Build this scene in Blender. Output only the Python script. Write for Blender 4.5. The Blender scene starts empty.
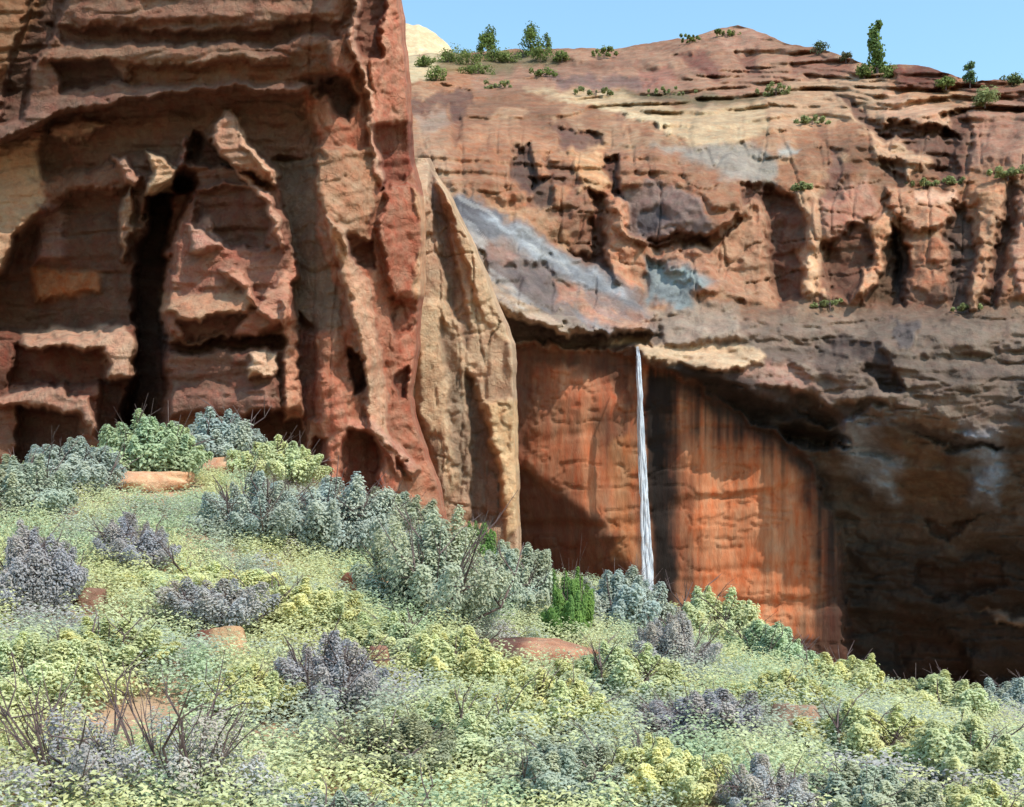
import bpy, math, random
import numpy as np

# ------------------------------------------------------------------ set-up
W, H = 1024, 807
F = 1236.0            # focal length in pixels
HY = 600.0            # row of the horizon
SC = bpy.context.scene
COL = SC.collection
rnd = random.Random(7)

def at(px, py, Y):
    return ((px - 512.0) / F * Y, Y, (HY - py) / F * Y)

def lin(c):
    c = np.asarray(c, float) / 255.0
    return np.where(c <= 0.04045, c / 12.92, ((c + 0.055) / 1.055) ** 2.4)

def sstep(a, b, x):
    t = np.clip((x - a) / (b - a), 0, 1)
    return t * t * (3 - 2 * t)

# ------------------------------------------------------------------ noise
def _hash(ix, iy, seed):
    h = (ix.astype(np.int64) * 374761393 + iy.astype(np.int64) * 668265263 + seed * 1442695041) & 0xFFFFFFFF
    h = ((h ^ (h >> 13)) * 1274126177) & 0xFFFFFFFF
    h = ((h ^ (h >> 16)) * 2246822519) & 0xFFFFFFFF
    h = h ^ (h >> 15)
    return (h & 0xFFFFFF) / float(0xFFFFFF)

def vnoise(x, y, seed=0):
    ix, iy = np.floor(x), np.floor(y)
    fx, fy = x - ix, y - iy
    u = fx * fx * fx * (fx * (fx * 6 - 15) + 10)
    v = fy * fy * fy * (fy * (fy * 6 - 15) + 10)
    a, b = _hash(ix, iy, seed), _hash(ix + 1, iy, seed)
    c, d = _hash(ix, iy + 1, seed), _hash(ix + 1, iy + 1, seed)
    return (a + (b - a) * u) * (1 - v) + (c + (d - c) * u) * v - 0.5

def fbm(x, y, seed=0, octv=4):
    s, a = 0, 1.0
    for o in range(octv):
        s = s + a * vnoise(x * 2 ** o + 17.3 * o, y * 2 ** o - 9.1 * o, seed + o)
        a *= 0.5
    return s

def facet(x, y, seed=0):
    """piecewise planar noise: random heights on a triangle lattice, linear in each triangle"""
    k = (x + y) * 0.36602540378
    xs, ys = x + k, y + k
    ix, iy = np.floor(xs), np.floor(ys)
    fx, fy = xs - ix, ys - iy
    up = fx > fy
    a = _hash(ix, iy, seed)
    b = np.where(up, _hash(ix + 1, iy, seed), _hash(ix, iy + 1, seed))
    c = _hash(ix + 1, iy + 1, seed)
    w2 = np.where(up, fy, fx)
    w1 = np.abs(fx - fy)
    return a * (1 - w1 - w2) + b * w1 + c * w2 - 0.5

def cracks(x, y, seed, w=.06):
    """1 along thin wandering lines"""
    return 1 - sstep(0, w, np.abs(fbm(x, y, seed, 4)))

def beds(px, py, period, seed, tilt=.04, wob=8):
    """stepped bedding: a tread then a riser, repeated with uneven spacing"""
    u = (py + tilt * px + wob * fbm(px / 90, py / 40, seed, 3) + 1.2 * vnoise(px / 7, py / 5, seed + 3)) / period
    u = u + .35 * vnoise(u * .9, u * 0 + 4, seed + 5)
    f = u - np.floor(u)
    amp = .35 + 1.3 * _hash(np.floor(u), np.floor(u) * 0, seed + 7)
    return (sstep(0, .45, f) - f) * amp * sstep(-.35, .1, fbm(px / 120, py / 20, seed + 8, 3))

# ------------------------------------------------------------------ polygon masks
def sdf(px, py, poly):
    """signed distance in pixels, positive inside"""
    P = np.asarray(poly, float)
    Q = np.roll(P, -1, 0)
    d2 = np.full(px.shape, 1e18)
    ins = np.zeros(px.shape, bool)
    for (x0, y0), (x1, y1) in zip(P, Q):
        ex, ey = x1 - x0, y1 - y0
        L = ex * ex + ey * ey + 1e-9
        t = np.clip(((px - x0) * ex + (py - y0) * ey) / L, 0, 1)
        d2 = np.minimum(d2, (px - x0 - ex * t) ** 2 + (py - y0 - ey * t) ** 2)
        if y0 != y1:
            c = ((y0 > py) != (y1 > py)) & (px < ex * (py - y0) / (y1 - y0) + x0)
            ins ^= c
    d = np.sqrt(d2)
    return np.where(ins, d, -d)

def P(s):
    v = [float(q) for q in s.replace(',', ' ').split()]
    return list(zip(v[::2], v[1::2]))

class Relief:
    """a rock face: depth and pigment over a sheet of sample points"""
    def __init__(self, px, py, Yn, Y, col, warp=4.0, seed=0):
        self.px, self.py, self.Yn = px, py, Yn
        self.m = Yn / F
        self.Y = Y.copy()
        self.col = col.copy()
        self.wx = px + warp * (fbm(px / 38, py / 38, seed + 5, 3) * 1.6 + .9 * facet(px / 11, py / 11, seed + 6) + .5 * vnoise(px / 4, py / 4, seed + 7))
        self.wy = py + warp * (fbm(px / 38 + 40, py / 38, seed + 9, 3) * 1.6 + .9 * facet(px / 11 + 9, py / 11, seed + 10) + .5 * vnoise(px / 4 + 5, py / 4, seed + 11))
    def mask(self, s, w):
        poly = P(s) if isinstance(s, str) else s
        a = np.asarray(poly)
        lo, hi = a.min(0) - 2 * w - 12, a.max(0) + 2 * w + 12
        sel = (self.px > lo[0]) & (self.px < hi[0]) & (self.py > lo[1]) & (self.py < hi[1])
        out = np.zeros(self.px.shape)
        if sel.any():
            out[sel] = sstep(-w, w, sdf(self.wx[sel], self.wy[sel], poly))
        return out, a
    def feat(self, s, off=0., gx=0., gz=0., w=3., col=None, ca=.85, cw=None):
        k, a = self.mask(s, w)
        if off or gx or gz:
            c = (a.min(0) + a.max(0)) / 2
            self.Y += k * (off + gx * (self.px - c[0]) * self.m - gz * (self.py - c[1]) * self.m)
        if col is not None:
            if cw is not None:
                k, _ = self.mask(s, cw)
            k = (k * ca)[..., None]
            self.col = self.col * (1 - k) + lin(col) * k

def sheet(name, pts, col, mat, parent=None, flip=False, sat=.80):
    """pts: rows x cols x 3"""
    r, c = pts.shape[:2]
    me = bpy.data.meshes.new(name)
    n = r * c
    idx = np.arange(n).reshape(r, c)
    q = np.stack([idx[:-1, :-1], idx[:-1, 1:], idx[1:, 1:], idx[1:, :-1]], -1).reshape(-1, 4)
    if not flip:
        q = q[:, ::-1]
    me.vertices.add(n)
    me.vertices.foreach_set('co', pts.reshape(-1).astype(np.float32))
    me.loops.add(q.size)
    me.loops.foreach_set('vertex_index', q.reshape(-1).astype(np.int32))
    me.polygons.add(len(q))
    me.polygons.foreach_set('loop_start', np.arange(0, q.size, 4, dtype=np.int32))
    me.update(calc_edges=True)
    if col is not None:
        at_ = me.color_attributes.new('tone', 'FLOAT_COLOR', 'POINT')
        col = col.reshape(-1, 3)
        lum = (col * np.array([.2126, .7152, .0722])).sum(-1, keepdims=True)
        col = (lum + (col - lum) * sat) * np.array([.97, .95, .88])
        rgba = np.concatenate([np.clip(col.reshape(-1, 3), 0.004, .9), np.ones((n, 1))], 1)
        at_.data.foreach_set('color', rgba.reshape(-1).astype(np.float32))
    me.polygons.foreach_set('use_smooth', np.ones(len(q), bool))
    me.materials.append(mat)
    o = bpy.data.objects.new(name, me)
    COL.objects.link(o)
    o.parent = parent
    return o

def tag(o, label=None, cat=None, group=None, kind=None):
    if label: o['label'] = label
    if cat: o['category'] = cat
    if group: o['group'] = group
    if kind: o['kind'] = kind
    return o

# ------------------------------------------------------------------ materials
def new_mat(name):
    m = bpy.data.materials.new(name)
    m.use_nodes = True
    nt = m.node_tree
    b = nt.nodes['Principled BSDF']
    b.inputs['Specular IOR Level'].default_value = 0.15
    b.inputs['Roughness'].default_value = 0.9
    return m, nt, b

def noise_node(nt, scale, detail=5, rough=.6, vec=None, dim='3D'):
    n = nt.nodes.new('ShaderNodeTexNoise')
    n.inputs['Scale'].default_value = scale
    n.inputs['Detail'].default_value = detail
    n.inputs['Roughness'].default_value = rough
    if vec: nt.links.new(vec, n.inputs['Vector'])
    return n

def ramp(nt, fac, p0, c0, p1, c1):
    r = nt.nodes.new('ShaderNodeMapRange')
    r.inputs[1].default_value, r.inputs[2].default_value = p0, p1
    r.inputs[3].default_value, r.inputs[4].default_value = c0, c1
    nt.links.new(fac, r.inputs[0])
    return r.outputs[0]

def rock_material(name, s=1.0, bump=.16, vert=1.0, lo=.72, hi=1.28, rough=.9, fiss=.16):
    m, nt, b = new_mat(name)
    L = nt.links.new
    at_ = nt.nodes.new('ShaderNodeAttribute'); at_.attribute_name = 'tone'
    geo = nt.nodes.new('ShaderNodeNewGeometry')
    mp = nt.nodes.new('ShaderNodeMapping'); L(geo.outputs['Position'], mp.inputs[0])
    mp.inputs['Scale'].default_value = (1, 1, vert)
    n1 = noise_node(nt, .55 * s, 7, .66, mp.outputs[0])
    n2 = noise_node(nt, 3.2 * s, 6, .7, mp.outputs[0])
    n3 = noise_node(nt, 1.3 * s, 6, .62, mp.outputs[0])
    v = nt.nodes.new('ShaderNodeMath'); v.operation = 'MULTIPLY'
    L(ramp(nt, n1.outputs[0], .3, lo, .7, hi), v.inputs[0]); L(ramp(nt, n2.outputs[0], .25, .82, .75, 1.18), v.inputs[1])
    mul = nt.nodes.new('ShaderNodeVectorMath'); mul.operation = 'SCALE'
    L(at_.outputs['Color'], mul.inputs[0]); L(v.outputs[0], mul.inputs['Scale'])
    wv = nt.nodes.new('ShaderNodeVectorMath'); wv.operation = 'MULTIPLY_ADD'
    L(n3.outputs['Color'], wv.inputs[0]); wv.inputs[1].default_value = (.9 / s, .9 / s, .9 / s); L(mp.outputs[0], wv.inputs[2])
    vo = nt.nodes.new('ShaderNodeTexVoronoi'); vo.feature = 'DISTANCE_TO_EDGE'; vo.inputs['Scale'].default_value = .8 * s
    L(wv.outputs[0], vo.inputs['Vector'])
    fis = ramp(nt, vo.outputs['Distance'], 0, 0, .05, 1)
    n4 = noise_node(nt, 9 * s, 4, .7, mp.outputs[0])
    hsv = nt.nodes.new('ShaderNodeHueSaturation')
    L(ramp(nt, n3.outputs[0], .3, .488, .7, .512), hsv.inputs['Hue'])
    L(ramp(nt, n3.outputs[0], .3, 1.12, .7, .88), hsv.inputs['Saturation'])
    L(mul.outputs[0], hsv.inputs['Color'])
    L(hsv.outputs[0], b.inputs['Base Color'])
    b.inputs['Roughness'].default_value = rough
    add = nt.nodes.new('ShaderNodeMath'); add.operation = 'ADD'
    L(n2.outputs[0], add.inputs[0])
    m2 = nt.nodes.new('ShaderNodeMath'); m2.operation = 'MULTIPLY'; m2.inputs[1].default_value = 2.0
    L(n1.outputs[0], m2.inputs[0]); L(m2.outputs[0], add.inputs[1])
    m3 = nt.nodes.new('ShaderNodeMath'); m3.operation = 'MULTIPLY_ADD'; m3.inputs[1].default_value = fiss
    L(fis, m3.inputs[0]); L(add.outputs[0], m3.inputs[2])
    m4 = nt.nodes.new('ShaderNodeMath'); m4.operation = 'MULTIPLY_ADD'; m4.inputs[1].default_value = .35
    L(n4.outputs[0], m4.inputs[0]); L(m3.outputs[0], m4.inputs[2])
    add = m4
    bp = nt.nodes.new('ShaderNodeBump'); bp.inputs['Distance'].default_value = bump; bp.inputs['Strength'].default_value = .9
    L(add.outputs[0], bp.inputs['Height']); L(bp.outputs[0], b.inputs['Normal'])
    return m

M_ROCK = rock_material('sandstone', 1.3, .17)
M_SLICK = rock_material('slickrock', .9, .14)
M_WALL = rock_material('stained_wall', 1.0, .07, .25, .8, 1.2)
M_STONE = rock_material('loose_stone', 5, .03)

def leaf_material(name):
    m, nt, b = new_mat(name)
    L = nt.links.new
    oi = nt.nodes.new('ShaderNodeObjectInfo')
    at_ = nt.nodes.new('ShaderNodeAttribute'); at_.attribute_name = 'tint'
    mul = nt.nodes.new('ShaderNodeVectorMath'); mul.operation = 'MULTIPLY'
    L(oi.outputs['Color'], mul.inputs[0]); L(at_.outputs['Color'], mul.inputs[1])
    L(mul.outputs[0], b.inputs['Base Color'])
    b.inputs['Roughness'].default_value = .75
    b.inputs['Subsurface Weight'].default_value = 0
    tr = nt.nodes.new('ShaderNodeBsdfTranslucent'); L(mul.outputs[0], tr.inputs['Color'])
    mx = nt.nodes.new('ShaderNodeMixShader'); mx.inputs[0].default_value = .42
    out = nt.nodes['Material Output']
    L(b.outputs[0], mx.inputs[1]); L(tr.outputs[0], mx.inputs[2]); L(mx.outputs[0], out.inputs['Surface'])
    return m
M_LEAF = leaf_material('leaf')

def wood_material():
    m, nt, b = new_mat('bark')
    geo = nt.nodes.new('ShaderNodeTexCoord')
    n = noise_node(nt, 9, 5, .6, geo.outputs['Object'])
    cr = nt.nodes.new('ShaderNodeValToRGB')
    cr.color_ramp.elements[0].color = (.055, .035, .035, 1); cr.color_ramp.elements[1].color = (.2, .14, .13, 1)
    cr.color_ramp.elements[0].position = .3; cr.color_ramp.elements[1].position = .7
    nt.links.new(n.outputs[0], cr.inputs[0]); nt.links.new(cr.outputs[0], b.inputs['Base Color'])
    return m
M_WOOD = wood_material()

# ================================================================== CLIFFS
STEP = 1.3
# ---- left cliff --------------------------------------------------
def build_left():
    ys = np.arange(-70, 640, STEP)
    edge_y = [-70, 0, 60, 110, 165, 200, 240, 300, 345, 395, 440, 490, 540, 640]
    edge_x = [401, 402, 409, 412, 416, 424, 427, 424, 420, 412, 424, 442, 452, 460]
    xb = np.interp(ys, edge_y, edge_x) + 2.2 * fbm(ys / 22, ys * 0 + 3, 71, 3)
    s = np.linspace(0, 1, int(500 / STEP))
    px = -80 + (xb[:, None] + 80) * s[None, :]
    py = np.repeat(ys[:, None], len(s), 1)
    m = 54 / F
    X, Z = px * m, py * m
    # the face is turned a little to the left; the buttress stands forward on the right
    Y = 56.2 - 3.6 * sstep(-60, 300, px) - .8 * sstep(290, 345, px) + 3.6 * sstep(325, 430, px)
    Y += 0.5 * fbm(X / 5, Z / 5, 3, 3)
    warpx, warpz = X + .8 * fbm(X / 2, Z / 2, 1, 3), Z + .8 * fbm(X / 2 + 9, Z / 2, 2, 3)
    horiz = 1 - sstep(270, 310, px)                       # bedded rock left, upright joints right
    Y += horiz * (.8 * facet(warpx / 5.2, warpz / 2.6, 11) + .2 * facet(warpx / 1.6, warpz / .8, 12))
    Y += (1 - horiz) * (.55 * facet(warpx / 1.2, warpz / 4.6, 13) + .2 * facet(warpx / .7, warpz / 1.4, 14))
    Y += .05 * fbm(X / .5, Z / .35, 15, 3)
    Y += horiz * (.20 * beds(px, py, 21, 24) + .06 * beds(px, py, 8, 25)) + (1 - horiz) * .14 * beds(px, py, 15, 26, .2)
    Y += horiz * (.14 * cracks(X / 6, Z / 1.6, 16, .12) + .05 * cracks(X / 2.2, Z / 2.6, 17, .1)) + (1 - horiz) * (.12 * cracks(X / 1.6, Z / 9, 18, .12) + .10 * cracks(X / 2, Z / 1.8, 19, .1))
    # pigment
    base = lin((144, 98, 76))[None, None, :] * np.ones(px.shape + (1,))
    k = np.clip(.5 + fbm(X / 3, Z / 1.4, 21, 4) * 1.2, 0, 1)[..., None]
    base = base * (1 - k) + lin((122, 88, 74)) * k
    kr = (sstep(270, 330, px) * .75)[..., None]
    base = base * (1 - kr) + lin((188, 122, 92)) * kr
    R = Relief(px, py, 54, Y, base, 5, 100)
    f = R.feat
    # upper bedded mass, standing out over the recess below
    f("-90 -90 348 -90 360 60 300 92 180 92 60 116 0 142 -90 160", off=-2.5, gz=-.12, w=4, col=(128, 94, 78), ca=.6)
    f("-90 60 40 100 180 84 300 80 300 92 180 92 60 116 0 142 -90 160", off=-.3, gz=.5, w=4, col=(142, 106, 94), ca=.7)
    f("52 -80 74 -80 72 -5 32 72 22 118 -5 124 8 70", off=1.6, w=4, col=(92, 72, 66), ca=.5)
    f("-90 -90 50 -90 50 -5 8 70 -90 90", gx=.2, gz=.2, col=(150, 112, 78), ca=.8, w=6)
    f("48 26 200 32 345 20 345 38 200 44 60 42", off=.7, gz=-.3, w=4, col=(118, 82, 70))
    f("50 46 230 46 280 56 200 64 40 62", off=-.4, gz=.4, w=4, col=(156, 120, 98))
    f("54 66 110 60 130 82 62 94", off=.9, gz=-.5, w=4, col=(96, 70, 66))
    f("130 62 280 62 330 40 330 80 180 84 132 84", off=.4, gz=-.4, w=5, col=(132, 88, 62))
    f("70 2 330 0 330 16 80 22", off=-.2, gz=.5, w=5, col=(156, 116, 96))
    f("304 78 326 72 346 78 354 98 346 120 334 116 324 98 310 90", off=1.2, w=6, col=(84, 66, 64))
    # left sunlit flank; sunlight also put into its lighter colour
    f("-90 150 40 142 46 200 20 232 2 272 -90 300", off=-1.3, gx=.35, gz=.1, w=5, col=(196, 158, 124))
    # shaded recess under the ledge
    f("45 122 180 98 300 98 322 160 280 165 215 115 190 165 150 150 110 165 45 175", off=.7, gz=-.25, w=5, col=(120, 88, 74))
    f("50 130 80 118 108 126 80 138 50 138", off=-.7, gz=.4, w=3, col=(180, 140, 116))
    # arch recess; shade also put into its darker colour
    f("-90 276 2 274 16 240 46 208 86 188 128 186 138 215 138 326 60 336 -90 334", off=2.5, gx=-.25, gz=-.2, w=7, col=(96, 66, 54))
    f("34 272 100 270 100 292 40 300", off=-.4, gz=.4, w=5, col=(178, 110, 58))
    f("36 205 62 200 66 260 34 268", off=-.6, gx=.4, w=6, col=(138, 100, 92))
    f("120 196 132 188 136 230 124 260", off=-1.6, gx=.6, w=3, col=(176, 138, 112))
    # deep cleft; its shade is also put into the dark colour
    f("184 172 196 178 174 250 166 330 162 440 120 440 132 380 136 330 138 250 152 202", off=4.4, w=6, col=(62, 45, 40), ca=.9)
    # fins catching the sun above the cleft; sunlight also in the colour
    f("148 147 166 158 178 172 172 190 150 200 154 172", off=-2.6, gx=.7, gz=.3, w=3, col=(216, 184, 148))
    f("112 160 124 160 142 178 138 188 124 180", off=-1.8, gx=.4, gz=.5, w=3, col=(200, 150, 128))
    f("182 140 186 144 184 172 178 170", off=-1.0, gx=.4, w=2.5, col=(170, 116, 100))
    # leaning slab; its sunlit edge is lightened in colour too
    f("210 132 218 112 226 112 281 174 278 184 262 176 236 164 212 142", off=-1.7, gx=.45, gz=.35, w=3, col=(192, 146, 120))
    f("224 110 230 114 283 176 278 184 262 164", off=-.4, gx=.6, gz=.4, w=2, col=(216, 172, 142))
    f("190 135 212 140 236 166 200 164 188 158", off=1.3, w=4, col=(96, 68, 60))
    # block right of the cleft
    f("172 188 270 186 292 232 296 322 250 340 164 332 168 250", off=-1.0, gx=.12, w=4, col=(166, 112, 94))
    f("194 190 262 190 274 214 268 248 226 248 196 226", off=1.0, gx=-.35, gz=-.3, w=3, col=(114, 78, 66))
    f("190 222 210 220 228 248 196 250", off=-.7, gz=.5, gx=.3, w=4, col=(196, 150, 134))
    f("236 164 276 194 286 240 280 246 268 200 240 178", off=-1.1, gx=.5, gz=.3, w=2.5, col=(206, 158, 134))
    f("220 268 240 270 262 306 290 250 296 262 286 330 250 300", off=-.8, gx=.4, gz=.3, w=3, col=(208, 152, 128))
    f("162 292 250 294 256 306 220 322 164 312", off=-.6, gz=.7, w=3, col=(192, 148, 118))
    f("182 320 244 314 236 338 190 336", off=1.0, gz=-.5, w=3, col=(124, 84, 76))
    f("164 342 286 338 286 350 164 352", off=1.4, w=3, col=(92, 64, 56))
    f("158 352 250 352 280 374 284 412 240 418 158 416", off=-.5, gx=-.2, gz=-.1, w=4, col=(132, 92, 78))
    f("249 356 274 354 280 372 252 374", off=-1.1, gx=.3, gz=.4, w=2.5, col=(222, 184, 154))
    f("170 392 270 386 278 414 172 414", off=-.8, gz=.25, w=4, col=(150, 108, 94))
    f("232 418 300 412 304 452 232 450", off=1.8, w=4, col=(94, 58, 48))
    # upright joints of the buttress; light and shade also put into facet colours
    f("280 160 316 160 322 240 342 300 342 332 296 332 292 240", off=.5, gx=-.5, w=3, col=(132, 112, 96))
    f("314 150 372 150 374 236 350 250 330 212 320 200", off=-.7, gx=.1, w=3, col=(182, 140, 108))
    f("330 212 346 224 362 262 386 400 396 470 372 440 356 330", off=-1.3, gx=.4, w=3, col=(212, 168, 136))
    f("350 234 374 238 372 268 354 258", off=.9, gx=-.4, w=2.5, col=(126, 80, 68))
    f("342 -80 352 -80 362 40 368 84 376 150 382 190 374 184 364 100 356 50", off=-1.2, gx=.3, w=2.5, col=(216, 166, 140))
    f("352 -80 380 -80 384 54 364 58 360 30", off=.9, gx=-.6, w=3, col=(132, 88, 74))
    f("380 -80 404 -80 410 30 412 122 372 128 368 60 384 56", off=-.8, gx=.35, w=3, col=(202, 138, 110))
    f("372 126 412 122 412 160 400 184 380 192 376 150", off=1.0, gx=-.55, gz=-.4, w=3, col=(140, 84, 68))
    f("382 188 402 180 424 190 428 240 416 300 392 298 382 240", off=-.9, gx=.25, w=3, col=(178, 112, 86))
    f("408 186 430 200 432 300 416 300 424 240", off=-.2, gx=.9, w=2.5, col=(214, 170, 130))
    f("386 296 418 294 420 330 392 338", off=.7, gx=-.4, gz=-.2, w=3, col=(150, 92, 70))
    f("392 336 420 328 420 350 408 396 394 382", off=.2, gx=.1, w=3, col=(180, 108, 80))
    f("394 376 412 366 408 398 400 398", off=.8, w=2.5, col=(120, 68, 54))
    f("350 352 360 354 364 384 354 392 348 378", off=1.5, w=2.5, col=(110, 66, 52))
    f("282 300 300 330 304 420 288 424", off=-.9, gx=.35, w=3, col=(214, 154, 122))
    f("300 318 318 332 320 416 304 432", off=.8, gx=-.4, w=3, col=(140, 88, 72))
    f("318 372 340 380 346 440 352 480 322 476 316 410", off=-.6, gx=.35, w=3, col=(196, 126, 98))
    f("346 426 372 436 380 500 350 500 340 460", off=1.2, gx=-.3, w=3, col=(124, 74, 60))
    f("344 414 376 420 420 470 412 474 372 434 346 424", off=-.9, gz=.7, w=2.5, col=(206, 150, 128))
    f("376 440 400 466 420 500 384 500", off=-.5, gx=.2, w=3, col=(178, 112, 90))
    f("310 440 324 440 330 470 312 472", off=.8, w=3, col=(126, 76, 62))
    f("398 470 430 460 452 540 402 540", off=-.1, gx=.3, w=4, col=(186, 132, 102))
    # ledges at the lower left; lit tops and shaded undersides put into colour
    f("-90 340 20 336 130 330 136 420 -90 420", off=-.1, col=(130, 78, 60), w=5)
    f("22 332 60 327 122 328 136 346 134 374 110 384 100 348 22 346", off=-1.3, gz=.55, gx=.15, w=3, col=(206, 164, 138))
    f("20 346 98 350 104 380 60 388 10 386", off=1.2, gz=-.4, w=4, col=(112, 68, 54))
    f("-4 396 60 389 88 396 96 420 92 436 80 412 -4 408", off=-1.4, gz=.5, w=3, col=(192, 148, 126))
    f("16 409 76 410 86 470 16 470", off=1.8, gz=-.2, w=4, col=(92, 66, 62))
    f("100 380 136 376 134 440 98 440", off=1.5, w=4, col=(88, 58, 50))
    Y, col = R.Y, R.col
    # fine breakage
    Y += .16 * facet(px / 16 + .02 * py, py / 11, 31) + .07 * facet(px / 6, py / 5, 32)
    # round the right-hand edge away from the viewer
    e = (xb[:, None] - px)
    Y += 3.0 * (1 - sstep(0, 7, e)) ** 2
    pts = np.stack(at(px, py, Y), -1)
    back = [pts]
    for d in (2, 6, 14, 26):                         # the side wall runs back into the canyon
        b = np.array(pts[:, -1:, :]); b[:, :, 1] += d; b[:, :, 0] -= d * .12
        b[:, :, 0] *= 1.0
        back.append(b)
    pts = np.concatenate(back, 1)
    col = np.concatenate([col] + [col[:, -1:, :]] * 4, 1)
    top = []
    for d in (3, 10, 25):                            # flat top above the frame
        t = np.array(pts[:1]); t[..., 1] += d; t[..., 0] -= d * .14; top.insert(0, t)
    pts = np.concatenate(top + [pts], 0)
    col = np.concatenate([col[:1]] * 3 + [col], 0)
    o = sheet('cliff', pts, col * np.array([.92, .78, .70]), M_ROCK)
    tag(o, 'tall brown sandstone cliff with a deep dark cleft and reddish upright buttress', 'cliff', None, 'structure')
build_left()

# ---- tan pillar between cliff and fall ----------------------------
def build_pillar():
    ys = np.arange(158, 660, STEP)
    xr = np.interp(ys, [120, 150, 190, 250, 320, 344, 420, 525, 660], [418, 424, 448, 478, 506, 516, 518, 521, 524]) + 2.0 * fbm(ys / 20, ys * 0, 81, 3)
    xl = np.interp(ys, [120, 300, 420, 520, 660], [392, 392, 385, 400, 420])
    s = np.linspace(0, 1, 84)
    px = xl[:, None] + (xr - xl)[:, None] * s
    py = np.repeat(ys[:, None], len(s), 1)
    m = 76 / F
    X, Z = px * m, py * m
    Y = 77 + .3 * fbm(X / 4, Z / 8, 4, 3) + .9 * facet(X / 1.9 + .25 * Z / 1.9, Z / 8, 41) + .25 * facet(X / 1.0, Z / 2.2, 42) + .2 * cracks(X / 3, Z / 2.5, 46, .1) + .25 * cracks(X / 1.2, Z / 6, 47, .1) + .06 * fbm(X / .4, Z / .5, 43, 3)
    k = np.clip(.5 + fbm(X / 1.6, Z / 5, 44, 4) * 1.3, 0, 1)[..., None]
    base = lin((196, 158, 124)) * k + lin((176, 136, 108)) * (1 - k)
    R = Relief(px, py, 76, Y, base, 4, 140)
    f = R.feat
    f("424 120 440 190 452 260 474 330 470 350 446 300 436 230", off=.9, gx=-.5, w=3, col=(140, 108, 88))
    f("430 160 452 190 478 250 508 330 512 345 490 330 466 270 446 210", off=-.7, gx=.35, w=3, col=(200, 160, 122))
    f("464 372 474 380 488 440 502 470 506 525 470 525 468 440", off=.9, gx=-.5, w=4, col=(116, 90, 78))  # streak of shade, darkened in colour as well as hollowed
    f("484 400 520 400 522 525 506 540 500 470 488 440", off=-.6, gx=.4, w=3, col=(214, 170, 120))  # lit right edge, lightened in colour
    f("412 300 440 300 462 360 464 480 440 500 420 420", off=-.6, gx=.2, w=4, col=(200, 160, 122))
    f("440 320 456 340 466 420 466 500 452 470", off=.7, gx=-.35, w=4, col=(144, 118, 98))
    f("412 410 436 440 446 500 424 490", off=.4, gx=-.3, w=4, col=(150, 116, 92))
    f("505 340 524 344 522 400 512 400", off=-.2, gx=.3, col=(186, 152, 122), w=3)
    Y, col = R.Y, R.col
    Y += .12 * facet(px / 8, py / 14, 45)
    Y += 3.5 * (1 - sstep(0, 6, xr[:, None] - px)) ** 2 + 6 * (1 - sstep(158, 215, py)) ** 2
    pts = np.stack(at(px, py, Y), -1)
    ex = [pts]
    for d in (3, 9, 18):
        b = np.array(pts[:, -1:, :]); b[:, :, 1] += d; b[:, :, 0] -= d * .1; ex.append(b)
    pts = np.concatenate(ex, 1); col = np.concatenate([col] + [col[:, -1:, :]] * 3, 1)
    top = []
    for d in (3, 12):
        t = np.array(pts[:1]); t[..., 1] += d; t[..., 0] -= d * .14; top.insert(0, t)
    pts = np.concatenate(top + [pts], 0); col = np.concatenate([col[:1]] * 2 + [col], 0)
    o = sheet('rock_buttress', pts, col, M_ROCK)
    tag(o, 'pale tan fluted sandstone buttress between the brown cliff and the orange alcove', 'buttress', None, 'structure')
build_pillar()

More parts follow.
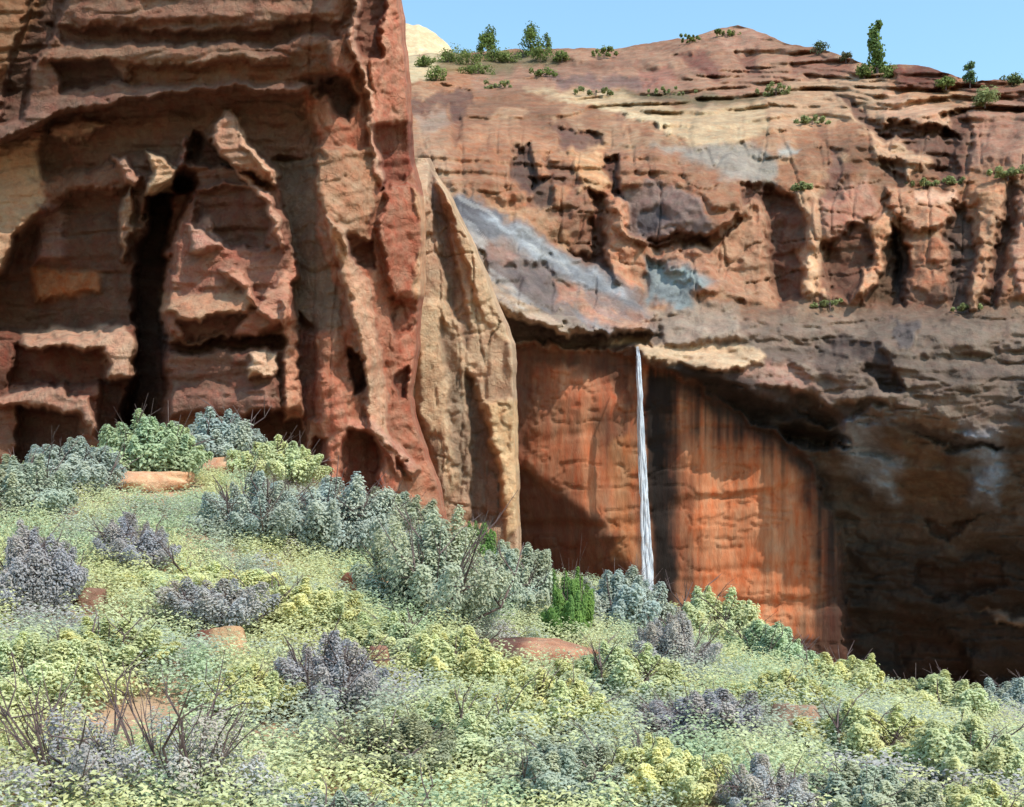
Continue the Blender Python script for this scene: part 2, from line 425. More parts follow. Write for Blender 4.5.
# ---- far canyon wall ---------------------------------------------
def build_right():
    xs = np.arange(310, 1150, STEP)
    ytop = np.interp(xs, [376, 405, 430, 470, 520, 560, 610, 650, 690, 715, 738, 752, 790, 820, 850, 880, 893, 925, 950, 975, 1000, 1100],
                         [62, 56, 54, 52, 50, 49, 48, 44, 37, 30, 25, 28, 44, 50, 58, 67, 64, 66, 74, 82, 79, 84]) + 2.4 * fbm(xs / 16, xs * 0, 91, 4)
    t = np.linspace(0, 1, 460)
    t = t ** 1.12
    px = np.repeat(xs[None, :], len(t), 0)
    py = ytop[None, :] + (800 - ytop[None, :]) * t[:, None]
    cp = np.array([
        (376, 345, 93), (515, 345, 92), (640, 347, 92.5), (760, 350, 92), (900, 350, 90), (1100, 350, 86),
        (376, 305, 95), (520, 290, 96), (640, 305, 97), (760, 305, 97), (900, 305, 96), (1100, 305, 92),
        (376, 190, 99), (520, 200, 101), (640, 190, 104), (760, 190, 103), (900, 190, 101), (1100, 190, 97),
        (376, 130, 110), (520, 130, 112), (640, 130, 114), (760, 130, 114), (900, 130, 108), (1100, 130, 101),
        (376, 95, 124), (520, 95, 130), (640, 95, 130), (760, 95, 127), (900, 95, 116), (1100, 95, 106),
        (376, 60, 158), (520, 58, 158), (640, 60, 150), (740, 60, 142), (900, 66, 126), (1100, 80, 112),
        (740, 25, 158), (640, 42, 160), (520, 45, 166),
        (515, 480, 94), (640, 480, 95), (760, 480, 94), (900, 480, 91), (1100, 480, 87),
        (515, 700, 93), (700, 700, 95), (900, 700, 92), (1100, 700, 87), (376, 700, 93), (376, 480, 93)], float)
    def phi(r2): return np.sqrt(r2 + 40.0 ** 2)
    A = phi(((cp[:, None, :2] - cp[None, :, :2]) ** 2).sum(-1))
    w = np.linalg.solve(A + np.eye(len(cp)) * 1e-6, cp[:, 2] - 105)
    Y = np.full(px.shape, 105.0)
    for (cx, cy, _), wi in zip(cp, w):
        Y += wi * phi((px - cx) ** 2 + (py - cy) ** 2)
    m = 95 / F
    X, Z = px * m, py * m
    wx, wz = X + 1.2 * fbm(X / 4, Z / 4, 51, 3), Z + 1.2 * fbm(X / 4 + 7, Z / 4, 52, 3)
    alc = R0 = None
    # roughness is small on the stained alcove wall, strong on the broken upper cliffs
    R = Relief(px, py, 95, Y, np.zeros(px.shape + (3,)), 7, 170)
    ALC = "500 352 560 344 612 350 652 364 704 394 762 426 808 452 826 496 838 560 850 650 856 830 500 830"
    alc, _ = R.mask(ALC, 5)
    rough = 1 - .85 * alc
    upper = 1 - sstep(100, 140, py)
    up1 = 1 - sstep(290, 320, py)
    Yd = 1.5 * fbm(X / 9, Z / 7, 53, 3)
    Yd += up1 * (2.0 * facet(wx / 4.2, wz / 4.6, 54) + 1.1 * facet((wx + .8 * wz) / 2.4, (wz - .5 * wx) / 1.7, 55)) * (1 + .6 * upper)
    Yd += (1 - up1) * (1.7 * facet(wx / 5, wz / 2.2, 56) + .9 * facet(wx / 2.2, wz / 1.0, 57))
    Yd += .15 * fbm(X / .7, Z / .6, 58, 3)
    mid = up1 * (1 - upper)
    mb = sstep(88, 105, py) * (1 - sstep(165, 200, py))
    Yd += upper * 2.6 * beds(px, py, 14, 82, .06, 14) + upper * 1.2 * beds(px, py, 6, 83, -.08, 12) + mb * 1.0 * beds(px, py, 13, 84, -.08) + mid * .35 * beds(px, py, 16, 85, .05) + (1 - up1) * (.45 * beds(px, py, 17, 86, -.12, 12) + .15 * beds(px, py, 6.5, 87, -.08))
    Yd += mid * (.5 * cracks(X / 2.6, Z / 8, 59, .09) + .35 * cracks(X / 5, Z / 2.2, 60, .09)) + upper * (.5 * cracks(X / 12, Z / 1.8, 62, .12) + 1.3 * facet(X / 5 + Z / 3, Z / 1.5, 69) + .5 * facet(X / 1.6, Z / .8, 80)) + (1 - up1) * .3 * cracks(X / 6, Z / 1.5, 73, .10)
    R.Y += Yd * rough
    # pigment base
    k = np.clip(.5 + fbm(X / 5, Z / 3, 61, 4) * 1.3, 0, 1)[..., None]
    red = lin((170, 116, 82)) * k + lin((140, 96, 70)) * (1 - k)
    gry = lin((130, 106, 92)) * k + lin((104, 86, 76)) * (1 - k)
    vp = sstep(.16, .30, fbm(X / 3.2, Z / 5.5, 74, 5))[..., None] * .55
    red = red * (1 - vp) + lin((122, 84, 72)) * vp
    vp = sstep(.20, .34, fbm(X / 4.2 + 30, Z / 2.4, 75, 5))[..., None] * .5
    red = red * (1 - vp) + lin((196, 150, 112)) * vp
    vp = sstep(.14, .30, fbm(X / 4 + 60, Z / 1.6, 76, 5))[..., None] * .6
    gry = gry * (1 - vp) + lin((92, 76, 70)) * vp
    kk = sstep(300, 330, py)[..., None]
    R.col = red * (1 - kk) + gry * kk
    f = R.feat
    # ---------- skyline hill
    f("560 48 640 40 700 30 740 20 800 44 860 60 890 90 760 92 560 92 470 90 470 64", col=(166, 120, 96), ca=.8, w=4)
    f("672 56 700 50 722 70 710 78 684 72", off=1.5, gx=-.6, gz=-.3, w=4, col=(130, 78, 66))
    f("734 50 752 50 764 66 744 66", off=1.3, gx=-.6, w=4, col=(136, 84, 68))
    f("545 72 600 70 650 76 640 88 560 86", off=1.2, gz=-.5, w=4, col=(126, 96, 92))
    f("630 66 660 66 672 84 640 86", off=.8, gx=-.3, col=(160, 104, 88), w=4)
    f("800 48 850 60 866 84 820 80 796 66", off=.9, gx=-.3, w=4, col=(150, 98, 78))
    f("895 62 930 60 956 78 950 90 918 86 896 80", off=-2.4, gx=-.2, gz=-.25, w=3, col=(112, 62, 50))
    f("700 34 738 24 756 30 770 44 730 50", gx=.3, col=(174, 126, 104), w=5, off=-.5)
    f("960 74 1000 82 1100 84 1100 112 990 110 962 96", off=-1.2, gx=-.2, w=5, col=(128, 84, 68))
    f("470 62 560 58 640 54 640 64 540 70 470 74", off=.8, gz=-.3, w=4, col=(132, 92, 76), ca=.7)
    f("600 92 760 92 800 84 800 96 700 104 600 100", col=(112, 106, 78), ca=.7, w=4)
    f("430 50 470 54 560 56 560 68 500 72 440 78", col=(112, 112, 76), ca=.6, w=5)
    # ---------- cream bedding
    f("405 52 436 52 440 78 406 84", col=(206, 182, 142), w=3)
    f("528 92 600 92 668 108 760 100 770 128 690 148 668 130 600 108 540 100", off=-.6, gz=.25, w=5, col=(198, 166, 128))
    f("566 104 600 106 672 126 668 132 600 112", off=-.8, gz=.5, w=2, col=(214, 186, 146))
    f("756 92 800 78 890 76 880 118 830 128 770 126", off=-.5, gx=.2, col=(190, 148, 114), w=5)
    # ---------- left shoulder
    f("404 94 466 94 470 104 404 110", off=1.8, gz=-.6, w=3, col=(112, 78, 68))
    f("452 104 466 106 464 140 456 146", off=1.8, w=3, col=(104, 72, 64))
    f("412 110 444 110 454 128 420 134", off=-.3, gz=.4, col=(158, 132, 118), w=4)
    f("418 134 500 118 580 150 560 190 520 200 470 190 430 160", gx=.1, gz=.25, off=-.4, col=(170, 112, 78), w=6, ca=.6)
    f("552 130 600 132 602 152 586 150 566 142", off=2.2, gz=-.3, w=3, col=(108, 76, 70))  # shadow patch, put into the colour as well as the recess
    f("516 152 528 150 540 186 528 196 514 178", off=2.2, w=3, col=(92, 72, 70))
    f("530 178 548 176 552 202 538 210", off=1.8, w=3, col=(98, 76, 70))
    f("544 160 574 160 572 184 548 186", off=1.0, gx=-.5, w=3, col=(130, 90, 72))
    f("574 146 606 150 612 182 580 190", off=-.9, gx=.25, gz=.2, w=4, col=(210, 154, 106))
    f("552 205 576 205 574 218 550 218", off=1.0, gz=-.4, w=3, col=(118, 80, 64))
    f("400 120 440 130 470 190 500 240 480 260 430 240 400 200", col=(176, 138, 110), ca=.75, w=12)
    # ---------- big boulder
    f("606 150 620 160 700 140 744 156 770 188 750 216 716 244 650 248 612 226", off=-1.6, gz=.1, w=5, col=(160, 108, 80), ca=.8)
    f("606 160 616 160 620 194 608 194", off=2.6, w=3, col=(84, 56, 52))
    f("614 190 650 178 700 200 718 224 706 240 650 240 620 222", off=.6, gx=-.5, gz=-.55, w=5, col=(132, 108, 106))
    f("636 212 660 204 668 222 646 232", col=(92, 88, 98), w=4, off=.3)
    f("648 238 712 240 738 214 742 224 716 250 650 250", off=2.4, w=3, col=(98, 66, 58))  # shadow line below the boulder, darkened in colour too
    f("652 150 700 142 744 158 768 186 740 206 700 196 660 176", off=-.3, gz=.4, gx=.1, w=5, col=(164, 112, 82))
    # ---------- pillar of the boulder
    f("590 190 602 188 610 258 594 256", off=1.8, gx=-.5, w=3, col=(112, 72, 60))
    f("600 186 622 200 640 262 642 292 616 290 604 250", off=-1.0, gx=.35, w=3, col=(200, 136, 100))
    f("572 250 604 256 612 286 596 280 578 266", off=1.6, gz=-.3, w=3, col=(108, 72, 62))
    # ---------- pink panel and slots; the slots' shade is also put into colour
    f("744 198 772 196 776 300 716 300 650 262 712 250", off=-.4, gx=.2, gz=.1, w=4, col=(184, 134, 104))
    f("650 250 712 252 740 290 700 300 640 262", off=-.2, gz=.35, w=4, col=(178, 124, 96))
    f("768 188 798 192 806 250 800 300 776 302 766 240", off=2.2, gx=-.5, w=6, col=(112, 72, 60))
    f("745 186 770 188 766 204 746 206", off=1.6, w=3, col=(110, 72, 62))
    f("798 186 816 184 824 240 818 300 804 300 800 240", off=-.7, gx=.3, w=3, col=(196, 146, 112))
    f("800 296 812 250 820 296", off=-.4, gx=.4, w=2, col=(224, 172, 130))
    f("820 196 870 174 884 210 858 236 826 238", off=-.3, gx=.2, w=4, col=(182, 126, 104))
    f("828 150 838 150 840 200 826 200", off=.8, w=3, col=(130, 92, 80))
    f("824 244 850 226 874 224 868 270 846 300 828 296", off=1.6, gx=-.4, w=4, col=(110, 72, 58))
    f("900 208 888 250 866 296 856 296 868 250 884 210", off=-1.0, gx=.5, w=2.5, col=(212, 150, 110))
    f("880 250 898 234 896 300 872 300", off=1.8, w=3, col=(96, 70, 52))
    f("894 226 908 236 906 270 898 302 892 280", off=2.4, w=4, col=(72, 62, 64))
    f("888 190 950 192 950 222 924 228 890 206", off=-1.2, gx=.1, gz=.1, w=3, col=(198, 138, 104))
    f("918 192 950 194 948 206 920 204", off=-.2, gz=.5, w=2.5, col=(228, 176, 146))
    f("906 236 946 240 946 278 910 288", off=-.5, gx=.2, w=3, col=(184, 120, 86))
    f("948 208 966 212 974 250 962 304 942 304 944 250", off=2.0, gx=-.6, w=5, col=(96, 76, 70))
    f("976 196 1000 196 996 250 976 306 964 304 978 250", off=-.9, gx=.4, w=3, col=(194, 140, 104))
    f("1004 186 1014 196 1006 260 990 304 990 250", off=2.0, gx=-.5, w=5, col=(96, 64, 54))
    f("1010 206 1100 200 1100 300 1014 296", off=-1.0, gx=-.1, w=3, col=(186, 132, 108))
    # ---------- slabs right of centre; the shadows below them are put into colour too
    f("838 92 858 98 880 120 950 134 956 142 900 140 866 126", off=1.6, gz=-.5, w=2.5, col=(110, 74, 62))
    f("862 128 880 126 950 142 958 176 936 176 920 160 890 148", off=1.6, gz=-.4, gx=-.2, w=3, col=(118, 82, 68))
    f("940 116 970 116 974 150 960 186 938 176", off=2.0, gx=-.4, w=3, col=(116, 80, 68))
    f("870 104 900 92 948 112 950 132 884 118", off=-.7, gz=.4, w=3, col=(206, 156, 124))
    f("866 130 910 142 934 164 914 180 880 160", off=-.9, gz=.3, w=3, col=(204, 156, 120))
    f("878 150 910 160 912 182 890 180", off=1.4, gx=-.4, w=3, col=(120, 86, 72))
    f("974 100 1100 100 1100 160 966 170", gx=-.1, col=(168, 120, 100), w=6)
    # ---------- blue-grey stains
    f("656 146 735 137 776 150 776 188 756 186", col=(150, 148, 144), ca=.75, w=6, gz=.1)
    f("775 142 800 146 796 152 776 152", col=(160, 160, 160), w=3)
    f("640 262 668 268 690 274 720 286 700 292 690 300 700 320 676 316 662 300 650 306 644 288", col=(122, 144, 156), ca=.85, w=6, gz=.2)
    f("652 268 690 278 704 288 676 290 664 284", col=(146, 166, 172), ca=.7, w=5)
    # ---------- slickrock chute above the fall
    f("446 186 470 194 522 224 584 262 640 296 658 318 648 334 600 334 540 326 505 312 478 270 456 226", off=-2.0, gx=.1, gz=.3, w=5, col=(140, 124, 122), ca=.9)
    f("446 186 470 194 510 216 500 240 480 236 458 216", col=(92, 92, 104), ca=.9, w=4)
    f("486 212 518 226 582 268 640 306 648 317 628 310 562 276 510 238", col=(150, 157, 172), ca=.9, w=6, off=-.2)
    f("496 220 540 240 600 280 560 262", col=(176, 184, 196), ca=.6, w=7)
    f("478 246 540 262 570 290 560 312 520 304 490 282", col=(112, 98, 100), ca=.8, w=6)
    f("486 246 520 250 512 268 490 262", col=(164, 118, 104), ca=.6, w=4)
    f("552 280 574 284 580 312 556 308", col=(182, 126, 102), ca=.8, w=4)
    f("580 292 640 306 656 322 640 334 580 320", col=(186, 132, 104), ca=.8, w=4, gz=-.1)
    f("478 246 498 282 540 312 600 330 560 332 506 316 488 282", off=-.3, gz=.4, col=(188, 158, 132), ca=.7, w=2.5)
    f("504 318 560 332 640 336 650 344 612 350 560 342 508 344", off=1.4, gz=-.8, w=3, col=(112, 92, 84))  # shadow band under the chute, also put into the colour
    fl = ((px - 482) * .82 + (py - 208) * .57) * m; fa = (-(px - 482) * .57 + (py - 208) * .82) * m
    kc, _ = R.mask("446 186 470 194 522 224 584 262 640 296 658 318 648 334 600 334 540 326 505 312 478 270 456 226", 4)
    for sd, c_, th in ((77, (82, 78, 86), .08), (78, (190, 188, 192), .26), (79, (122, 124, 134), .16)):
        kq = (sstep(th, th + .12, fbm(fl / 6, fa / .95 + .9 * fbm(X / 3, Z / 3, sd + 100, 3), sd, 4)) * kc * .4)[..., None]
        R.col = R.col * (1 - kq) + lin(c_) * kq
    # ---------- lip and ledge
    f("612 342 640 340 750 348 764 360 730 372 690 368 644 356", off=-.7, gz=.7, w=3, col=(206, 168, 130))
    f("655 312 738 306 744 340 664 342", off=-.6, gz=.2, w=4, col=(158, 134, 118))
    f("700 372 790 362 820 392 780 408 740 396", gz=.5, off=-.3, w=5, col=(160, 118, 102))
    f("740 306 1100 300 1100 350 900 352 800 340", gz=.3, col=(124, 102, 88), w=5, ca=.6)
    f("820 336 880 346 912 384 890 388 860 362 826 348", off=1.4, gz=-.5, w=3, col=(78, 62, 58))
    f("893 316 922 318 918 346 900 346", off=-.5, gx=-.4, w=3, col=(88, 78, 78))
    f("690 366 750 376 830 408 850 440 812 448 760 424 700 392 650 364", off=2.2, gz=-.9, w=5, col=(50, 44, 44))  # underside of the lip, its shade painted near black
    f("660 368 700 376 760 396 840 424 850 446 812 448 760 424 700 392", col=(44, 39, 40), ca=.9, w=5)  # same shaded belt, darkened again in colour
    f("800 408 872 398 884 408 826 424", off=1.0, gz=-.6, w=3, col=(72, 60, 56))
    # ---------- great overhang above the alcove at right; shade also put into its colour
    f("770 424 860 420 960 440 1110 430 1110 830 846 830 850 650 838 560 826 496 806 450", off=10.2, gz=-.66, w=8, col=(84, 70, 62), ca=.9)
    f("836 422 866 426 896 462 906 500 880 498 862 478 846 458", col=(128, 140, 160), ca=.85, w=12, off=-.5, gz=.25)  # blue-grey sheen painted as colour
    f("960 428 990 432 1004 470 990 510 970 500 978 462", col=(128, 140, 162), ca=.85, w=12, off=-.5, gz=.25)  # second sheen, likewise painted as colour
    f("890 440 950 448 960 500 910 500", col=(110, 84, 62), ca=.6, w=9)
    f("850 540 960 548 1100 540 1100 830 846 830 850 640", col=(50, 40, 36), ca=.75, w=14)  # deeper shade at the overhang foot, put into the colour
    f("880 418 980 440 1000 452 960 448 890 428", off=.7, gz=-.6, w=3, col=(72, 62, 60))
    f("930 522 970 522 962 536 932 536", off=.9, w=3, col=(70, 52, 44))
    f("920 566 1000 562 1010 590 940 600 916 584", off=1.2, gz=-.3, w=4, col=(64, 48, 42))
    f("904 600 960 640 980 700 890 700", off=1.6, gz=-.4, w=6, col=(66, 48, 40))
    f("978 614 1100 622 1100 628 1000 624", off=-.8, gz=.8, w=2, col=(140, 116, 100))
    # ---------- alcove
    kA, _ = R.mask(ALC, 5)
    R.Y = R.Y * (1 - kA) + kA * (93.5 + .07 * (px - 640) * m - .02 * (py - 480) * m)
    R.Y += kA * (.45 * fbm(X / 4, Z / 6, 63, 3) + .12 * fbm(X / .8, Z / 2, 64, 4) + .30 * facet(X / 3.5, Z / 3, 163) + .16 * cracks(X / 5, Z / 1.6, 164, .07) + .45 * beds(px, py, 34, 166, .12, 20))
    kA = kA[..., None]
    st = np.clip(.5 + fbm(X / 1.1, Z / 16, 65, 3) * 1.2, 0, 1)[..., None]
    wallc = lin((184, 112, 70)) * (1 - st) + lin((130, 77, 51)) * st
    st = sstep(.0, .5, fbm(X / .42, Z / 14, 167, 4))[..., None] * .45
    wallc = wallc * (1 - st) + lin((104, 62, 42)) * st
    st = sstep(.05, .35, fbm(X / 2.6, Z / 22, 165, 4))[..., None] * .5
    wallc = wallc * (1 - st) + lin((92, 56, 40)) * st
    R.col = R.col * (1 - kA) + wallc * kA
    # mineral streaks: seeps running down from the lip
    r = np.random.RandomState(5)
    lipx = [652, 704, 762, 808, 834, 858, 896]; lipy = [364, 394, 426, 452, 490, 560, 650]
    def streak(x, w_, l0, l1, c, a):
        y0 = np.interp(x, lipx, lipy) if x > 652 else 350
        dx = (px - x - 2.2 * fbm(py / 60, py * 0 + x, 66, 2)) / w_
        kx = np.exp(-dx ** 2) * np.clip(.75 + vnoise(px / 2.2, py / 70, 67) , 0, 1)
        ky = 1 - sstep(l0, l1, py + 14 * vnoise(px / 3, py * 0, 68))
        kz = (kx * ky * a)[..., None] * kA
        R.col = R.col * (1 - kz) + lin(c) * kz
    for x, w_, l1, a in [(655, 8, 900, 1), (663, 8, 900, 1), (670, 5, 900, .9), (690, 6, 640, .6), (697, 4, 600, .6), (740, 5, 560, .65), (747, 3, 520, .5), (716, 3, 520, .4),
                         (768, 4, 540, .55), (784, 4, 520, .6), (800, 4, 560, .6), (808, 5, 600, .8), (818, 5, 690, 1), (827, 6, 700, 1), (838, 6, 740, 1), (846, 7, 780, 1), (856, 5, 740, .8), (868, 7, 760, .85), (640, 4, 620, .5),
                         (606, 5, 520, .75), (596, 6, 480, .6), (616, 4, 560, .6), (625, 3, 540, .5), (675, 3, 560, .4), (728, 3, 470, .5), (756, 4, 490, .6)]:
        streak(x, w_, l1 - 120, l1 + 30, (50, 37, 33), a)
    for _ in range(46):
        x = r.uniform(650, 840); y0 = np.interp(x, lipx, lipy); l1 = y0 + r.uniform(60, 240)
        streak(x, r.uniform(.9, 2.4), l1 - 50, l1 + 20, (46, 35, 32), r.uniform(.4, .85))
    f("505 350 560 346 636 350 634 410 612 388 560 366 530 372 526 480 505 480", col=(84, 50, 38), ca=.8, w=8, off=.5)  # arc of shadow below the lip, put into the wall colour
    f("548 372 600 372 628 396 624 420 560 400", col=(196, 106, 66), ca=.45, w=7)  # lit patch of the wall, painted brighter
    f("505 462 540 480 570 494 622 530 640 610 505 610", col=(74, 46, 36), ca=.85, w=10, off=1.2, gx=-.45, gz=-.45)  # shaded foot of the wall, by dark colour as well as shape
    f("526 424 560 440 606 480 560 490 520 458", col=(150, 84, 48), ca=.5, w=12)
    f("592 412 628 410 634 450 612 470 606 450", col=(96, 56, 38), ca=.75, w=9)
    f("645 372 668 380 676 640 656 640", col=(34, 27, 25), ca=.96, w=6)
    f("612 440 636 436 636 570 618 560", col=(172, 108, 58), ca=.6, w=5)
    f("660 372 740 400 800 440 838 490 830 500 790 462 740 432 690 404 660 392", col=(50, 40, 37), ca=.9, w=10)  # belt of shade below the lip, painted onto the wall
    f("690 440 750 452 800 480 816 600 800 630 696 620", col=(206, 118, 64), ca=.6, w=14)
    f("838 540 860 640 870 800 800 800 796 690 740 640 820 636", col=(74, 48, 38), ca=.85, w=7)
    Y = R.Y
    Y += rough * (.3 * facet(px / 12, py / 10, 71) + .14 * facet(px / 5.5, py / 5, 72)) * np.clip(R.Y / 95, 1, 1.6)
    pts = np.stack(at(px, py, Y), -1)
    top = []
    for d in (4, 14, 60, 220):
        t_ = np.array(pts[:1]); t_[..., 1] += d; t_[..., 2] -= d * .02; top.insert(0, t_)
    full = np.concatenate(top + [pts], 0)
    R.col *= 1 - (1 - sstep(305, 330, py))[..., None] * np.array([.12, .15, .20])
    colf = np.concatenate([R.col[:1]] * 4 + [R.col], 0)
    # the alcove wall gets its own sheet-wide smoothness through the material mask
    o = sheet('canyon_wall', full, colf, M_SLICK)
    o.data.materials.append(M_WALL)
    mi = np.zeros((full.shape[0] - 1, full.shape[1] - 1), np.int32)
    mi[len(top):] = (alc[:-1, :-1] > .5)
    o.data.polygons.foreach_set('material_index', mi.reshape(-1))
    tag(o, 'broken red canyon wall with slickrock ledges above a streaked orange alcove', 'canyon wall', None, 'structure')
    def depth(x, y):
        i = int(np.clip(round((x - 310) / STEP), 0, len(xs) - 1))
        j = int(np.argmin(np.abs(py[:, i] - y)))
        return float(Y[j, i])
    return depth
DEPTH = build_right()

# ---- cream dome far behind the rim --------------------------------
def build_dome():
    xs = np.linspace(330, 500, 110)
    top = np.interp(xs, [330, 380, 405, 420, 436, 448, 456, 500], [30, 26, 24, 25, 34, 44, 56, 80]) + 1.6 * fbm(xs / 9, xs * 0, 95, 3)
    t = np.linspace(0, 1, 60)
    px = np.repeat(xs[None], 60, 0)
    py = top[None] + (90 - top[None]) * t[:, None]
    X, Z = px / F * 210, py / F * 210
    Y = 214 - 22 * t[:, None] + 1.8 * facet(X / 5, Z / 2.5, 96) + .5 * fbm(X / 2, Z / 1, 97, 3)
    k = np.clip(.5 + fbm(X / 6, Z / 2, 98, 3), 0, 1)[..., None]
    col = lin((214, 184, 140)) * k + lin((196, 160, 120)) * (1 - k)
    pts = np.stack(at(px, py, Y), -1)
    tp = []
    for d in (4, 20):
        q = np.array(pts[:1]); q[..., 1] += d; q[..., 2] -= d * .1; tp.insert(0, q)
    o = sheet('rock_dome', np.concatenate(tp + [pts], 0), np.concatenate([col[:1]] * 2 + [col], 0), M_SLICK)
    tag(o, 'distant pale cream rock dome just right of the tall brown cliff', 'rock dome', None, 'structure')
build_dome()

# ================================================================== GROUND
CX = [-60, 0, 60, 130, 200, 290, 370, 450, 520, 600, 680, 760, 850, 930, 1024, 1150]
CYY = [500, 492, 478, 466, 468, 480, 522, 556, 580, 600, 632, 664, 694, 716, 722, 730]
def ground_z(X, Y):
    """slope of the near hillside, dropping into the canyon behind its crest"""
    X, Y = np.asarray(X, float), np.asarray(Y, float)
    YC = 26.0
    px = 512 + X * F / YC
    zc = (HY - np.interp(px, CX, CYY)) / F * YC
    pn = np.clip(X / 4.0, -4, 4)
    zn = -1.75 - .12 * pn
    t = (Y - 5) / (YC - 5)
    tt = np.clip(t, 0, 1)
    z = zn + (zc - zn) * (tt * .75 + .25 * tt * tt * (3 - 2 * tt))
    z = np.where(t < 0, zn + 0 * t, z)
    over = np.clip(Y - YC, 0, None)
    drop = np.where(over < 6, over ** 2 * .05, 1.8 + (over - 6) * .55)
    z = z - np.minimum(drop, 24)
    return z + .10 * fbm(X / 1.6, Y / 1.6, 201, 3) + .25 * fbm(X / 5, Y / 5, 205, 2)

def build_ground():
    ys = np.concatenate([np.linspace(-30, 4, 18), np.linspace(4.5, 34, 150), np.linspace(36, 130, 40), np.linspace(140, 900, 12), [1500, 3000, 6000]])
    xs = np.concatenate([[-3000, -900, -300, -120, -60], np.linspace(-36, 36, 240), [60, 120, 300, 900, 3000]])
    X, Y = np.meshgrid(xs, ys)
    Z = ground_z(X, Y)
    pts = np.stack([X, Y, Z], -1)
    k = np.clip(.5 + fbm(X / 1.1, Y / 1.1, 210, 4) * 1.4, 0, 1)[..., None]
    col = lin((190, 144, 110)) * k + lin((160, 136, 108)) * (1 - k)
    o = sheet('ground', pts, col, M_STONE, flip=True)
    tag(o, 'sandy orange hillside under the sagebrush', 'ground', None, 'structure')
build_ground()

def on_ground(px, py):
    """first point of the near slope seen through a pixel"""
    Ys = np.linspace(6, 30, 700)
    gz = ground_z((px - 512) / F * Ys, Ys)
    vz = (HY - py) / F * Ys
    hit = np.nonzero(vz <= gz)[0]
    if len(hit):
        i = hit[0]
    else:
        i = int(np.argmin(np.abs(Ys - 26)))
    return float((px - 512) / F * Ys[i]), float(Ys[i]), float(gz[i])

# ================================================================== WATERFALL

# ================================================================== FOLIAGE
def leaf_mesh(name, cen, nrm, size, tint, rs, aspect=.45, up=None):
    """one small diamond leaf per centre, facing nrm"""
    n = len(cen)
    nrm = nrm / (np.linalg.norm(nrm, axis=1, keepdims=True) + 1e-9)
    a = rs.normal(size=(n, 3)) if up is None else up + .45 * rs.normal(size=(n, 3))
    u = a - (a * nrm).sum(1, keepdims=True) * nrm
    u /= np.linalg.norm(u, axis=1, keepdims=True) + 1e-9
    v = np.cross(nrm, u)
    s = size[:, None]
    bend = nrm * s * .18
    p = np.stack([cen - u * s * .5 - bend, cen + v * s * .5 * aspect, cen + u * s * .5 - bend, cen - v * s * .5 * aspect], 1).reshape(-1, 3)
    me = bpy.data.meshes.new(name)
    me.vertices.add(4 * n); me.vertices.foreach_set('co', p.reshape(-1).astype(np.float32))
    me.loops.add(4 * n); me.loops.foreach_set('vertex_index', np.arange(4 * n, dtype=np.int32))
    me.polygons.add(n); me.polygons.foreach_set('loop_start', np.arange(0, 4 * n, 4, dtype=np.int32))
    me.update(calc_edges=True)
    at_ = me.color_attributes.new('tint', 'FLOAT_COLOR', 'POINT')
    rgba = np.concatenate([np.repeat(tint, 4, 0), np.ones((4 * n, 1))], 1)
    at_.data.foreach_set('color', rgba.reshape(-1).astype(np.float32))
    me.materials.append(M_LEAF)
    return me

def tube(bm_v, bm_f, path, radii, k=5):
    path = np.asarray(path, float)
    base = len(bm_v)
    n = len(path)
    for i in range(n):
        d = path[min(i + 1, n - 1)] - path[max(i - 1, 0)]
        d /= np.linalg.norm(d) + 1e-9
        a = np.cross(d, (0.31, .9, .2)); a /= np.linalg.norm(a) + 1e-9
        b = np.cross(d, a)
        for j in range(k):
            t = 2 * math.pi * j / k
            bm_v.append(tuple(path[i] + radii[i] * (a * math.cos(t) + b * math.sin(t))))
    for i in range(n - 1):
        for j in range(k):
            bm_f.append((base + i * k + j, base + i * k + (j + 1) % k, base + (i + 1) * k + (j + 1) % k, base + (i + 1) * k + j))
    bm_f.append(tuple(base + (n - 1) * k + j for j in range(k)))
    bm_f.append(tuple(base + j for j in reversed(range(k))))

